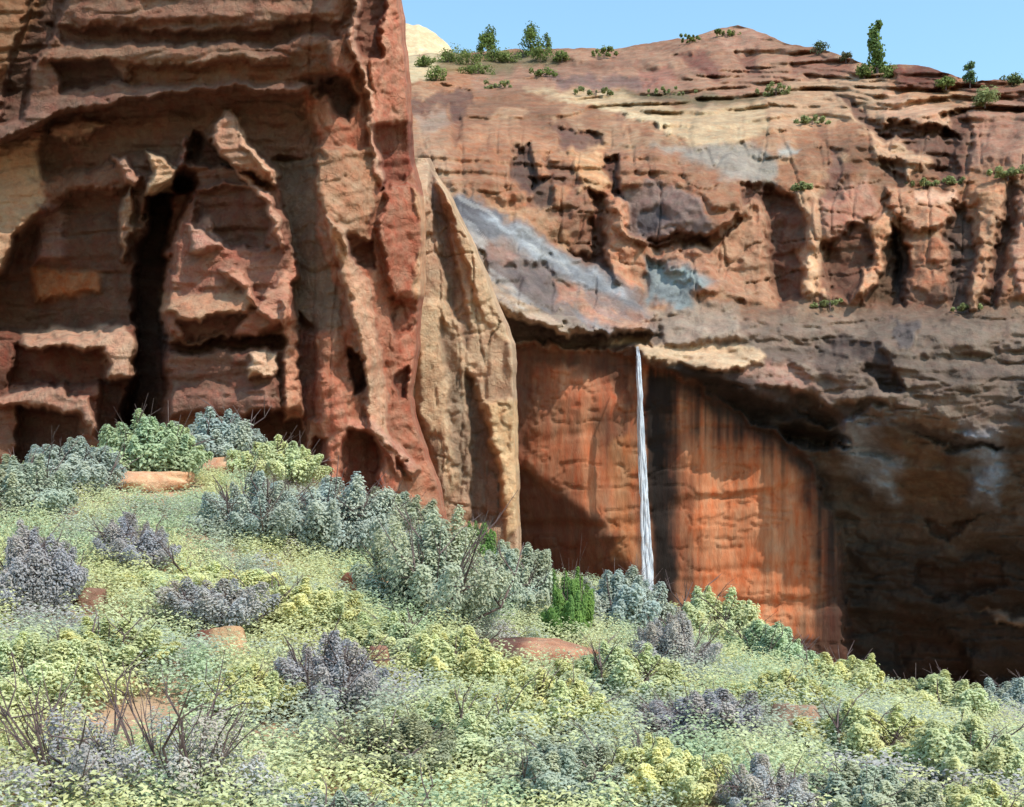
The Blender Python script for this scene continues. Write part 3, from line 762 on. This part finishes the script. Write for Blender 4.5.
def build_fall():
    m, nt, b = new_mat('falling_water')
    geo = nt.nodes.new('ShaderNodeNewGeometry')
    mp = nt.nodes.new('ShaderNodeMapping'); mp.inputs['Scale'].default_value = (9, 9, 1.1)
    nt.links.new(geo.outputs['Position'], mp.inputs[0])
    n = noise_node(nt, 1.2, 6, .7, mp.outputs[0])
    cr = nt.nodes.new('ShaderNodeValToRGB')
    cr.color_ramp.elements[0].position = .34; cr.color_ramp.elements[0].color = (.40, .46, .54, 1)
    cr.color_ramp.elements[1].position = .60; cr.color_ramp.elements[1].color = (.90, .92, .95, 1)
    nt.links.new(n.outputs[0], cr.inputs[0]); nt.links.new(cr.outputs[0], b.inputs['Base Color'])
    b.inputs['Roughness'].default_value = .4
    tr = nt.nodes.new('ShaderNodeBsdfTranslucent'); tr.inputs[0].default_value = (.85, .9, .95, 1)
    mx = nt.nodes.new('ShaderNodeMixShader'); mx.inputs[0].default_value = .35
    nt.links.new(b.outputs[0], mx.inputs[1]); nt.links.new(tr.outputs[0], mx.inputs[2]); nt.links.new(mx.outputs[0], nt.nodes['Material Output'].inputs['Surface'])
    rs = np.random.RandomState(31)
    v, f = [], []
    ys = np.arange(347, 690, 1.5)
    c0 = np.interp(ys, [347, 360, 400, 470, 540, 600, 690], [637, 638.5, 640, 642, 645, 647, 650])
    W0 = np.interp(ys, [347, 380, 450, 540, 600, 690], [1.9, 2.9, 4.2, 5.6, 6.4, 7.5])
    Yd = np.interp(ys, [347, 356, 380, 690], [91.5, 90.4, 90.0, 90.0])
    for k in range(27):                                     # one falling sheet woven from many strands
        ph = rs.uniform(-1, 1)
        lo = 0 if k < 9 else rs.randint(0, 90); hi = len(ys) if k < 9 else min(len(ys), lo + rs.randint(60, 160))
        c = c0 + W0 * ((.6 if k < 9 else .95) * ph + .45 * fbm(ys / 40 + k * 7, ys * 0 + k, 305, 3))
        r = W0 * (rs.uniform(.2, .36) if k < 9 else rs.uniform(.07, .18)) * (1 + .6 * fbm(ys / 9 + k * 3, ys * 0, 310 + k, 3)) / F * 90
        e = np.minimum(np.arange(len(ys)) - lo, hi - np.arange(len(ys)))
        r = np.maximum(r * np.clip(e / 14.0, .04, 1), .008)
        Yk = Yd + .28 * rs.uniform(-1, 1) + .12 * fbm(ys / 15, ys * 0 + k, 320, 2)
        path = np.stack([(c - 512) / F * Yd, Yk, (HY - ys) / F * Yd], 1)[lo:hi]
        tube(v, f, path, r[lo:hi], 6)
    me = bpy.data.meshes.new('waterfall'); me.from_pydata(v, [], f); me.update()
    me.polygons.foreach_set('use_smooth', np.ones(len(me.polygons), bool))
    me.materials.append(m)
    o = bpy.data.objects.new('waterfall', me); COL.objects.link(o)
    tag(o, 'thin white ribbon of water falling from the lip past the orange wall', 'waterfall', None, 'structure')
build_fall()

def wood_mesh(name, v, f):
    me = bpy.data.meshes.new(name)
    me.from_pydata(v, [], f); me.update()
    me.materials.append(M_WOOD)
    return me

def bush_meshes(seed, n_leaf, lobes=9, spread=.55, flat=.75, leaf=.042, open_=0.0, twigs=9, twig_out=0.0):
    """sagebrush about 1 m across, base at the origin: foliage mesh and branch mesh"""
    rs = np.random.RandomState(seed)
    npl = lobes * 5
    a = rs.uniform(0, 2 * math.pi, npl)
    q = np.sqrt(rs.uniform(0, 1, npl)); q[: npl // 4] *= .4
    hgt = flat * (.66 - .30 * q * q) * rs.uniform(.62, 1.25, npl)
    tip = np.stack([spread * .82 * q * np.cos(a), spread * .82 * q * np.sin(a), hgt], 1) + rs.normal(size=(npl, 3)) * .03
    base = tip * np.array([.34, .34, 0]) + np.array([0, 0, .03])
    pr = rs.uniform(.05, .10, npl) * (1 + .25 * q)
    w = pr * np.linalg.norm(tip - base, axis=1); w /= w.sum()
    li = rs.choice(npl, n_leaf, p=w)
    t = rs.uniform(.12, 1, n_leaf) ** .75
    ax = tip[li] - base[li]
    d = rs.normal(size=(n_leaf, 3)); d /= np.linalg.norm(d, axis=1, keepdims=True)
    d = d + np.array([0, 0, .15])
    prof = np.clip(1.25 - .95 * t ** 3, .25, 1.2)
    lump = 1 + .6 * fbm(t * 5 + li * 3.1, d[:, 0] * 1.5 + d[:, 1] + li, seed, 3)
    bow = np.sin(t * 2.6)[:, None] * (tip[li] * np.array([.10, .10, 0]))
    c = base[li] + ax * t[:, None] + bow + d * (pr[li] * prof * lump * rs.uniform(.45, 1.0, n_leaf) ** .5)[:, None]
    c[:, 2] = np.maximum(c[:, 2], rs.uniform(.01, .08, n_leaf))
    glob = c - np.array([0, 0, .05]); glob /= np.linalg.norm(glob, axis=1, keepdims=True) + 1e-9
    nr = d * .55 + glob * .65 + np.array([0, 0, .25]) + rs.normal(size=(n_leaf, 3)) * .15
    lobe_t = rs.uniform(.88, 1.08, npl)[li]
    g = lobe_t * rs.uniform(.93, 1.07, n_leaf) * (.9 + .16 * t)
    yel = rs.uniform(-1, 1, npl)[li] * .055 + .05 * (t - .6) + rs.uniform(-.03, .03, n_leaf)
    tint = np.stack([g * (1 + yel), g, g * (1 - 1.4 * yel)], 1)
    size = leaf * rs.uniform(.6, 1.35, n_leaf)
    upv = ax * 1.2 + d * .4 + rs.normal(size=d.shape) * .3
    fol = leaf_mesh('foliage', c, nr, size, tint, rs, .5, upv)
    v, f = [], []
    for i in range(twigs):
        a = rs.uniform(0, 2 * math.pi); q = rs.uniform(.15, .5) * (1 + .3 * twig_out)
        hgt = rs.uniform(.35, .62) * (1 + .45 * twig_out * rs.uniform(.4, 1))
        tip = np.array([q * math.cos(a), q * math.sin(a), hgt])
        p0 = np.array([rs.uniform(-.05, .05), rs.uniform(-.05, .05), -.08])
        mid = p0 * .5 + tip * .5 + np.array([0, 0, -.04]) + rs.normal(size=3) * .055
        pts = [p0, p0 * .7 + mid * .3, mid, mid * .5 + tip * .5 + rs.normal(size=3) * .025, tip]
        r0 = rs.uniform(.007, .014)
        tube(v, f, pts, [r0, r0 * .85, r0 * .65, r0 * .45, r0 * .2])
        for _ in range(4):
            b0 = pts[rs.randint(1, 4)]
            t2 = b0 + (tip - b0) * rs.uniform(.5, .9) + rs.normal(size=3) * .13 + np.array([0, 0, .02])
            m2 = b0 * .45 + t2 * .55 + rs.normal(size=3) * .03
            tube(v, f, [b0, m2, t2], [r0 * .45, r0 * .3, r0 * .12], 4)
            t3 = m2 + (t2 - m2) * .8 + rs.normal(size=3) * .06
            tube(v, f, [m2, t3], [r0 * .25, r0 * .1], 4)
    return fol, wood_mesh('branches', v, f)

KINDS = {
    'full': [bush_meshes(10 + i, 36000, 14, leaf=.034) for i in range(4)],
    'loose': [bush_meshes(30 + i, 30000, 11, .6, .85, .028, twigs=14, twig_out=.5) for i in range(3)],
    'bare': [bush_meshes(50 + i, 4500, 4, .6, .7, .026, twigs=10, twig_out=1.0) for i in range(2)],
    'low': [bush_meshes(70 + i, 22000, 15, .8, .5, .032, twigs=6) for i in range(3)],
}
SAGE = {
    'yellow': (218, 218, 164), 'pale': (212, 216, 170), 'mint': (190, 204, 164), 'grey': (188, 194, 170), 'blue': (184, 192, 180),
    'lav': (194, 190, 184), 'olive': (166, 168, 138), 'green': (132, 166, 92), 'purple': (178, 174, 174)}

# x of base, y of base, width in px, height in px, kind, colour, label
BUSHES = [
 (148, 484, 100, 76, 'full', 'mint', 'mint green sagebrush, tallest on the crest, against the dark cleft'),
 (214, 470, 92, 62, 'full', 'blue', 'blue-green sagebrush on the crest right of the tallest mint green one'),
 (74, 498, 92, 62, 'full', 'blue', 'blue-green sagebrush on the crest left of the tallest mint green one'),
 (16, 520, 96, 70, 'full', 'grey', 'grey-green sagebrush at the left edge of the crest'),
 (276, 486, 84, 52, 'full', 'pale', 'pale green sagebrush on the crest above the second orange slab'),
 (330, 560, 110, 96, 'loose', 'blue', 'blue-grey twiggy sagebrush where the crest starts to fall away'),
 (252, 545, 96, 70, 'loose', 'blue', 'hazy blue sagebrush with dark stems just below the orange slabs'),
 (434, 628, 132, 116, 'loose', 'grey', 'biggest grey-green sagebrush with bundled dark stems, below the red buttress'),
 (390, 540, 90, 56, 'full', 'grey', 'rounded grey sagebrush on the crest behind the biggest grey-green one'),
 (478, 556, 44, 46, 'full', 'green', 'small bright green shrub peeping over the crest'),
 (512, 620, 84, 82, 'full', 'grey', 'dull green sagebrush directly above the dark broken rock'),
 (568, 640, 44, 76, 'full', 'green', 'vivid green upright shrub left of the waterfall foot'),
 (620, 634, 92, 72, 'full', 'blue', 'blue-grey sagebrush at the foot of the waterfall'),
 (712, 652, 86, 68, 'full', 'pale', 'pale green sagebrush with pointed top before the orange wall'),
 (764, 676, 90, 58, 'full', 'mint', 'soft green sagebrush on the crest below the orange wall'),
 (846, 706, 96, 56, 'full', 'yellow', 'yellow-green sagebrush on the crest before the dark overhang foot'),
 (936, 724, 100, 56, 'full', 'pale', 'pale sagebrush on the low right crest under the dark overhang'),
 (1010, 728, 80, 52, 'full', 'blue', 'blue-grey sagebrush at the right edge of the crest'),
 (136, 572, 70, 58, 'loose', 'purple', 'compact purple-grey sagebrush alone in pale scrub below the first orange slab'),
 (30, 614, 92, 88, 'loose', 'purple', 'purple-grey sagebrush with slanting dead stem at left edge'),
 (212, 634, 108, 62, 'loose', 'lav', 'lavender grey sagebrush just above the two-toned stone'),
 (324, 716, 100, 82, 'loose', 'purple', 'slate-grey sagebrush with reddish stems in the middle of the slope'),
 (388, 776, 124, 60, 'loose', 'olive', 'dark olive sagebrush with dead twigs low on the slope'),
 (66, 806, 150, 124, 'bare', 'purple', 'nearly leafless dark twiggy shrub in the lower left corner'),
 (186, 806, 140, 116, 'bare', 'lav', 'sparse brown-stemmed shrub right of the leafless corner one'),
 (250, 806, 90, 44, 'low', 'blue', 'low blue-grey sagebrush at the bottom beside the sparse brown-stemmed shrub'),
 (702, 748, 110, 66, 'loose', 'purple', 'violet-grey sagebrush left of the brown stone'),
 (772, 822, 90, 76, 'loose', 'lav', 'lavender sagebrush at the bottom edge below the brown stone'),
 (676, 676, 76, 64, 'loose', 'lav', 'mauve sagebrush with red-brown stems behind the yellow-green mounds'),
 (110, 668, 112, 52, 'full', 'yellow', 'broad yellow-green sagebrush left of the two-toned stone'),
 (30, 700, 110, 70, 'full', 'pale', 'pale sagebrush at left edge above the leafless corner shrub'),
 (300, 632, 106, 56, 'full', 'yellow', 'yellow-green sagebrush right of the lavender grey one'),
 (196, 594, 96, 46, 'low', 'yellow', 'flat yellow-green sagebrush right of the compact purple-grey one'),
 (386, 660, 96, 50, 'full', 'pale', 'pale sagebrush under the small orange stone'),
 (456, 690, 110, 66, 'full', 'yellow', 'bright yellow-green sagebrush left of the dark broken rock'),
 (446, 760, 116, 70, 'full', 'pale', 'pale sagebrush right of the dark olive one'),
 (540, 738, 120, 74, 'full', 'yellow', 'large yellow-green sagebrush below the dark broken rock'),
 (620, 706, 110, 66, 'full', 'pale', 'pale sagebrush right of the dark broken rock'),
 (560, 806, 120, 70, 'full', 'grey', 'grey-green sagebrush at the bottom edge near the middle'),
 (660, 806, 116, 74, 'full', 'yellow', 'yellow-green sagebrush at the bottom edge left of the lavender one'),
 (780, 716, 90, 50, 'full', 'yellow', 'small yellow-green sagebrush just behind the brown stone'),
 (866, 770, 120, 70, 'full', 'yellow', 'plump yellow-green sagebrush right of the brown stone'),
 (960, 790, 128, 76, 'full', 'pale', 'pale sagebrush near the lower right corner'),
 (1012, 768, 90, 52, 'low', 'grey', 'low grey sagebrush at the right edge'),
 (870, 826, 126, 72, 'full', 'grey', 'grey-green sagebrush at the bottom edge right of the lavender one'),
 (340, 826, 120, 60, 'full', 'grey', 'grey-green sagebrush at the bottom edge below the dark olive one'),
 (980, 836, 120, 66, 'full', 'yellow', 'yellow sagebrush in the lower right corner'),
 (470, 832, 120, 66, 'low', 'mint', 'low mint sagebrush at the bottom edge'),
 (248, 716, 96, 56, 'full', 'yellow', 'yellow-green sagebrush below the two-toned stone'),
]
BUSH_POS = []
for i, (bx, by, bw, bh, kind, colr, label) in enumerate(BUSHES):
    X, Y, Z = on_ground(bx, min(by, 806))
    if by > 806:
        Y = max(7.0, Y * (1 - (by - 806) / 220.0)); X = (bx - 512) / F * Y; Z = float(ground_z(X, Y))
    pool = KINDS[kind]
    fol, br = pool[i % len(pool)]
    root = bpy.data.objects.new('sagebrush' if colr != 'green' else 'shrub', None)
    root.empty_display_size = .3
    COL.objects.link(root)
    root.location = (X, Y, Z)
    root.rotation_euler = (0, 0, rnd.uniform(0, 6.28))
    sw, sh = bw * 1.24 / F * Y, bh * (1.02 if kind == 'loose' else 1.12) / F * Y
    root.scale = (sw / .95, sw / .95, sh / .72)
    BUSH_POS.append((X, Y, sw / 2))
    for nm, me in (('foliage', fol), ('branches', br)):
        c = bpy.data.objects.new(nm, me)
        COL.objects.link(c); c.parent = root
        c.color = tuple(lin(SAGE[colr]) * rnd.uniform(.95, 1.05)) + (1,)
    tag(root, label, 'sagebrush' if colr != 'green' else 'shrub', 'sagebrush on the near slope' if colr != 'green' else 'green shrubs on the crest')

# low scrub filling the slope between the bushes: nobody could count it
def build_scrub():
    rs = np.random.RandomState(99)
    N = 20500
    Y = 6.5 + (rs.uniform(0, 1, N) ** .85) * 22.5
    X = rs.uniform(-.58, .58, N) * Y
    keep = np.ones(N, bool)
    for (rx, ry, rw) in BARE:
        keep &= ((X - rx) ** 2 / rw ** 2 + (Y - ry) ** 2 / (rw * 1.2) ** 2) > 1
    keep &= fbm(X / 1.4, Y / 1.4, 88, 3) > -.5
    X, Y = X[keep], Y[keep]; N = len(X)
    Z = ground_z(X, Y)
    k = 56
    hgt = rs.uniform(.18, .48, N) * (1 + .5 * fbm(X / 2, Y / 2, 89, 2))
    wid = rs.uniform(.12, .25, N)
    cx = np.repeat(X, k); cy = np.repeat(Y, k); cz = np.repeat(Z, k)
    a = rs.uniform(0, 6.28, N * k); q = np.sqrt(rs.uniform(0, 1, N * k)); h = rs.uniform(.1, 1, N * k)
    W_ = np.repeat(wid, k); H_ = np.repeat(hgt, k)
    dx, dy = q * np.cos(a), q * np.sin(a)
    c = np.stack([cx + W_ * dx * (.5 + .5 * h), cy + W_ * dy * (.5 + .5 * h), cz + H_ * h * (1 - .3 * q * q)], 1)
    nr = np.stack([dx * .7, dy * .7 - .1, .45 + h], 1) + rs.normal(size=(N * k, 3)) * .12
    size = rs.uniform(.03, .055, N * k)
    z1 = fbm(X / 1.1, Y / 1.1, 90, 3); z2 = fbm(X / 1.6 + 50, Y / 1.6, 91, 3)
    cols = np.where((z1 > .22)[:, None], lin(SAGE['yellow']), np.where((z2 > .32)[:, None], lin(SAGE['lav']), np.where((z1 < -.16)[:, None], lin(SAGE['grey']), np.where((z2 < -.14)[:, None], lin(SAGE['mint']), lin(SAGE['pale'])))))
    t = np.repeat(cols, k, 0) * rs.uniform(.92, 1.08, (N * k, 1)) * np.repeat(rs.uniform(.86, 1.1, N), k)[:, None]
    me = leaf_mesh('scrub', c, nr, size, t, rs, .62, np.stack([dx * .4, dy * .4, np.ones(N * k)], 1))
    o = bpy.data.objects.new('scrub', me); COL.objects.link(o)
    tag(o, 'low pale green scrub filling the slope between the bushes', 'scrub', None, 'stuff')

# ================================================================== STONES ON THE SLOPE
def stone(name, px, py, wpx, hpx, depth_k, col, label, seed, col2=None):
    X, Y, Z = on_ground(px, py)
    rs = np.random.RandomState(seed)
    w, h = wpx / F * Y / 2, hpx / F * Y
    nu, nv = 44, 22
    u = np.linspace(0, 2 * math.pi, nu + 1); v = np.linspace(0, math.pi, nv)
    U, V = np.meshgrid(u, v)
    d = np.stack([np.cos(U) * np.sin(V), np.sin(U) * np.sin(V), np.cos(V)], -1)
    # cut a sphere by random planes: an angular block
    r = np.full(U.shape, 1.0)
    for i in range(13):
        n = rs.normal(size=3); n /= np.linalg.norm(n)
        r = np.minimum(r, rs.uniform(.62, .9) / np.maximum((d * n).sum(-1), .05))
    r = np.minimum(r, .62 / np.maximum(d[..., 2], .05))
    n1 = fbm(d[..., 0] * 3 + seed, d[..., 2] * 3 + d[..., 1] * 2, seed, 4)
    n1[:, -1] = n1[:, 0]
    r = r * (1 + .10 * n1)
    p = d * r[..., None] * np.array([w / .8, w * depth_k / .8, h / .75])
    p[..., 2] += h * .22
    k = np.clip(.5 + n1, 0, 1)[..., None]
    c = lin(col) * (1 - k * .4) + lin(col2 or col) * k * .4
    if col2: 
        kk = sstep(-.1, -.4, d[..., 0])[..., None]; c = c * (1 - kk) + lin(col2) * kk
    p[:, -1] = p[:, 0]; c[:, -1] = c[:, 0]
    o = sheet(name, p, c, M_STONE, flip=False)
    o.location = (X, Y, Z)
    o.rotation_euler = (rs.uniform(-.1, .1), rs.uniform(-.08, .08), 0)
    tag(o, label, 'stone', 'sandstone pieces on the near slope')
    return (X, Y, w * 1.15)
BARE = []
STONES = [
 ('sandstone_slab', 146, 486, 100, 13, .9, (222, 166, 122), 'flat orange sandstone slab below the tallest mint green sagebrush', (196, 136, 102)),
 ('sandstone_slab', 236, 476, 84, 13, .9, (226, 172, 126), 'flat orange sandstone slab below the pale crest sagebrush', (200, 138, 104)),
 ('stone', 372, 600, 54, 24, .8, (224, 168, 116), 'small orange stone left of the biggest grey-green sagebrush', (150, 88, 62)),
 ('stone', 222, 656, 54, 26, .8, (222, 170, 116), 'two-toned stone, dark on its left side, amid yellow-green scrub', (132, 82, 64)),
 ('boulder', 540, 660, 112, 19, .7, (196, 134, 98), 'dark broken brown rock below the vivid green shrub', (104, 70, 60)),
 ('stone', 792, 736, 46, 30, .8, (170, 130, 104), 'dull brown stone on the right of the slope', (150, 116, 94)),
 ('stone', 274, 622, 32, 22, .8, (160, 112, 84), 'little brown stone between lavender and yellow-green sagebrush', (130, 92, 72)),
 ('stone', 381, 678, 22, 30, .8, (160, 112, 90), 'upright little reddish stone right of the slate-grey sagebrush', (140, 90, 72)),
 ('stone', 90, 612, 28, 22, .8, (156, 110, 90), 'little reddish stone right of the left-edge purple-grey sagebrush', (130, 92, 72)),
]
for i, (nm, x, y, w, h, dk, c, lb, c2) in enumerate(STONES):
    X, Y, rw = stone(nm, x, y, w, h, dk, c, lb, 400 + i, c2)
    BARE.append((X, Y - rw * .5, rw * 1.15))
build_scrub()

# ================================================================== TREES AND SHRUBS ON THE RIM
def rim_tree(name, px, py, wpx, hpx, colr, label, seed, cat, slim=False, group=None, n=900, clear=.10):
    Y = DEPTH(px, py) - .5
    X, _, Z = at(px, py, Y)
    rs = np.random.RandomState(seed)
    w, h = wpx / F * Y, hpx / F * Y
    root = bpy.data.objects.new(name, None); COL.objects.link(root); root.location = (X, Y, Z)
    L = []
    for i in range(9 if h > .7 * w else 16):
        z = rs.uniform(clear + .08, .92) if not slim else clear + .06 + (.9 - clear) * i / 8.5
        prof = math.sin(math.pi * min(1, max(.12, (z - clear) / (1 - clear) * .8 + .18))) if not slim else (1.05 - .75 * abs(z - .5))
        a = rs.uniform(0, 6.28); q = rs.uniform(.15, .62) * prof
        L.append((w / 2 * q * math.cos(a) * (1 if h > .7 * w else 1.35), w / 2 * q * math.sin(a), h * z * (1 if h > .7 * w else .8), min(w, 1.6 * h) * rs.uniform(.16, .32) * (.6 + .5 * prof)))
    L = np.array(L)
    li = rs.randint(0, len(L), n)
    d = rs.normal(size=(n, 3)); d /= np.linalg.norm(d, axis=1, keepdims=True)
    rr = L[li, 3] * rs.uniform(.2, 1.1, n) ** .6
    c = L[li, :3] + d * rr[:, None] * np.array([1, 1, 1.15 if not slim else 1.5])
    c[:, 2] = np.maximum(c[:, 2], h * .03)
    g = rs.uniform(.7, 1.3, n) * rs.uniform(.8, 1.2, len(L))[li]
    tint = np.stack([g, g, g * .95], 1)
    me = leaf_mesh('crown', c, d + np.array([0, 0, .3]) + rs.normal(size=(n, 3)) * .4, rs.uniform(.24, .5, n) * max(.7, min(1.2, h / 4)), tint, rs, .6)
    o = bpy.data.objects.new('crown', me); COL.objects.link(o); o.parent = root; o.color = tuple(lin(colr)) + (1,)
    v, f = [], []
    r0 = max(.05, h * .022)
    tube(v, f, [(0, 0, -.4), (.02 * h, 0, h * .25), (-.01 * h, .01 * h, h * .55), (0, 0, h * .85)], [r0 * 1.2, r0, r0 * .6, r0 * .2], 7)
    for q in L[:6]:
        z0 = max(.05 * h, q[2] - .25 * h)
        tube(v, f, [(0, 0, z0), tuple(q[:3] * np.array([.55, .55, 1]) + np.array([0, 0, -.07 * h])), tuple(q[:3])], [r0 * .5, r0 * .3, r0 * .12], 5)
    o = bpy.data.objects.new('trunk', wood_mesh('trunk', v, f)); COL.objects.link(o); o.parent = root
    tag(root, label, cat, group)

TG = 'trees and shrubs along the canyon rim'
rim_tree('tree', 877, 76, 21, 56, (112, 134, 78), 'tall slim green tree alone on the right part of the rim', 501, 'tree', True, TG, 800, .03)
rim_tree('juniper_tree', 487, 56, 28, 28, (112, 128, 70), 'round-topped juniper, left one of the pair on the rim by the brown cliff', 502, 'tree', False, TG, 1100)
rim_tree('juniper_tree', 530, 54, 32, 27, (112, 128, 70), 'wider juniper, right one of the pair on the rim by the brown cliff', 503, 'tree', False, TG, 1100)
rim_tree('juniper_tree', 548, 52, 11, 17, (112, 128, 70), 'tiny juniper standing right beside the wider juniper', 504, 'tree', True, TG, 450)
rim_tree('shrub', 820, 53, 18, 12, (104, 116, 88), 'thin grey-green shrub on the rim left of the tall slim tree', 505, 'shrub', False, TG, 320)
rim_tree('shrub', 846, 60, 14, 8, (104, 104, 70), 'brownish low shrub close to the left of the tall slim tree', 506, 'shrub', False, TG, 240)
rim_tree('juniper_tree', 970, 84, 18, 22, (108, 130, 92), 'small pointed juniper on the rim near the right edge', 507, 'tree', False, TG, 600)
rim_tree('shrub', 1012, 84, 26, 10, (110, 122, 80), 'low round shrub on the rim at the right edge', 508, 'shrub', False, TG, 400)
for j, (x, y, w, h, lb) in enumerate([
    (448, 62, 36, 16, 'green shrub on the rim right beside the cream dome'), (468, 64, 34, 15, 'dark green shrub under the left juniper of the pair'),
    (508, 62, 34, 12, 'green shrub between the pair of rim junipers'), (562, 60, 30, 9, 'low green shrub right of the rim junipers'),
    (494, 62, 30, 13, 'shrub touching the right side of the left rim juniper'), (540, 60, 36, 12, 'shrub under the wider rim juniper'), (425, 66, 26, 10, 'low shrub in front of the cream dome'),
    (436, 80, 30, 14, 'green shrub just below the cream dome'), (888, 78, 24, 14, 'shrub at the foot of the tall slim rim tree'), (864, 76, 22, 12, 'green shrub left of the slim tree foot'),
    (478, 74, 44, 9, 'pale green shrub on the slope under the left rim juniper'), (546, 76, 46, 7, 'flat olive shrub on the slope under the tiny rim juniper'), (604, 56, 40, 6, 'flat shrub on the skyline between the junipers and the highest hill'), (946, 86, 22, 9, 'small shrub on the red rock mound near the right edge'),
    (725, 36, 40, 5, 'low green shrub on the left slope of the highest hill'), (690, 42, 44, 4, 'lowest green shrub left of the highest hilltop')]):
    rim_tree('shrub', x, y, w, h, (128, 140, 84), lb, 520 + j, 'shrub', False, TG, 700)
GG = 'green shrubs on the canyon ledges'
for j, (x, y, w, h, lb) in enumerate([
    (776, 92, 44, 10, 'green shrub on the ledge under the highest hill'), (812, 124, 36, 11, 'green shrub in the middle of the tan slab'),
    (803, 190, 24, 12, 'green shrub on top of the tan pillar right of the dark slot'),
    (924, 186, 30, 9, 'green shrub on the left of the ledge above the orange block'), (950, 184, 28, 12, 'green shrub on the right of the ledge above the orange block'),
    (985, 104, 20, 26, 'green shrub in the gully under the small pointed juniper'), (596, 94, 40, 8, 'olive shrub left on the line under the skyline hill'),
    (670, 95, 48, 8, 'olive shrub in the middle of the line under the skyline hill'), (500, 88, 40, 10, 'olive shrub on the left shoulder under the rim junipers'),
    (830, 306, 44, 9, 'green shrub at the foot of the dark recess'), (968, 310, 30, 9, 'green shrub at the foot of the right columns'),
    (1008, 176, 40, 14, 'green shrub on the ledge at the right edge')]):
    rim_tree('shrub', x, y, w * 1.35, h * .62, (150, 156, 108), lb, 560 + j, 'shrub', False, GG, 800, .02)

# ================================================================== LIGHT, SKY, CAMERA
AZ, EL = math.radians(45), math.radians(52)       # azimuth to the right of straight behind the viewer
sun = bpy.data.lights.new('sun', 'SUN'); sun.energy = 3.35; sun.angle = math.radians(.53); sun.color = (1, .94, .85)
so = bpy.data.objects.new('sun', sun); COL.objects.link(so)
so.rotation_euler = (math.pi / 2 - EL, 0, AZ)
wd = bpy.data.worlds.new('World'); SC.world = wd; wd.use_nodes = True
nt = wd.node_tree
sky = nt.nodes.new('ShaderNodeTexSky'); sky.sky_type = 'NISHITA'; sky.sun_disc = False
sky.sun_elevation = EL; sky.sun_rotation = math.pi - AZ
sky.altitude = 200; sky.air_density = 1.6; sky.dust_density = 1.0; sky.ozone_density = .3
bg = nt.nodes['Background']; bg.inputs['Strength'].default_value = .15
air = nt.nodes.new('ShaderNodeVectorMath'); air.operation = 'MULTIPLY'; air.inputs[1].default_value = (.92, 1.16, 1.24)
nt.links.new(sky.outputs[0], air.inputs[0]); nt.links.new(air.outputs[0], bg.inputs['Color'])

cam = bpy.data.cameras.new('camera'); co = bpy.data.objects.new('camera', cam); COL.objects.link(co)
co.location = (0, 0, 0); co.rotation_euler = (math.pi / 2, 0, 0)
cam.sensor_width = 36; cam.lens = 36 * F / W
cam.shift_y = (HY - H / 2) / W
cam.clip_end = 12000; cam.clip_start = .1
SC.camera = co
SC.view_settings.view_transform = 'Standard'; SC.view_settings.look = 'None'
SC.view_settings.exposure = 0.45; SC.view_settings.gamma = 1
SC.render.film_transparent = False
SC.cycles.max_bounces = 6; SC.cycles.diffuse_bounces = 4
SC.cycles.use_denoising = True
SC.cycles.denoising_prefilter = 'ACCURATE'
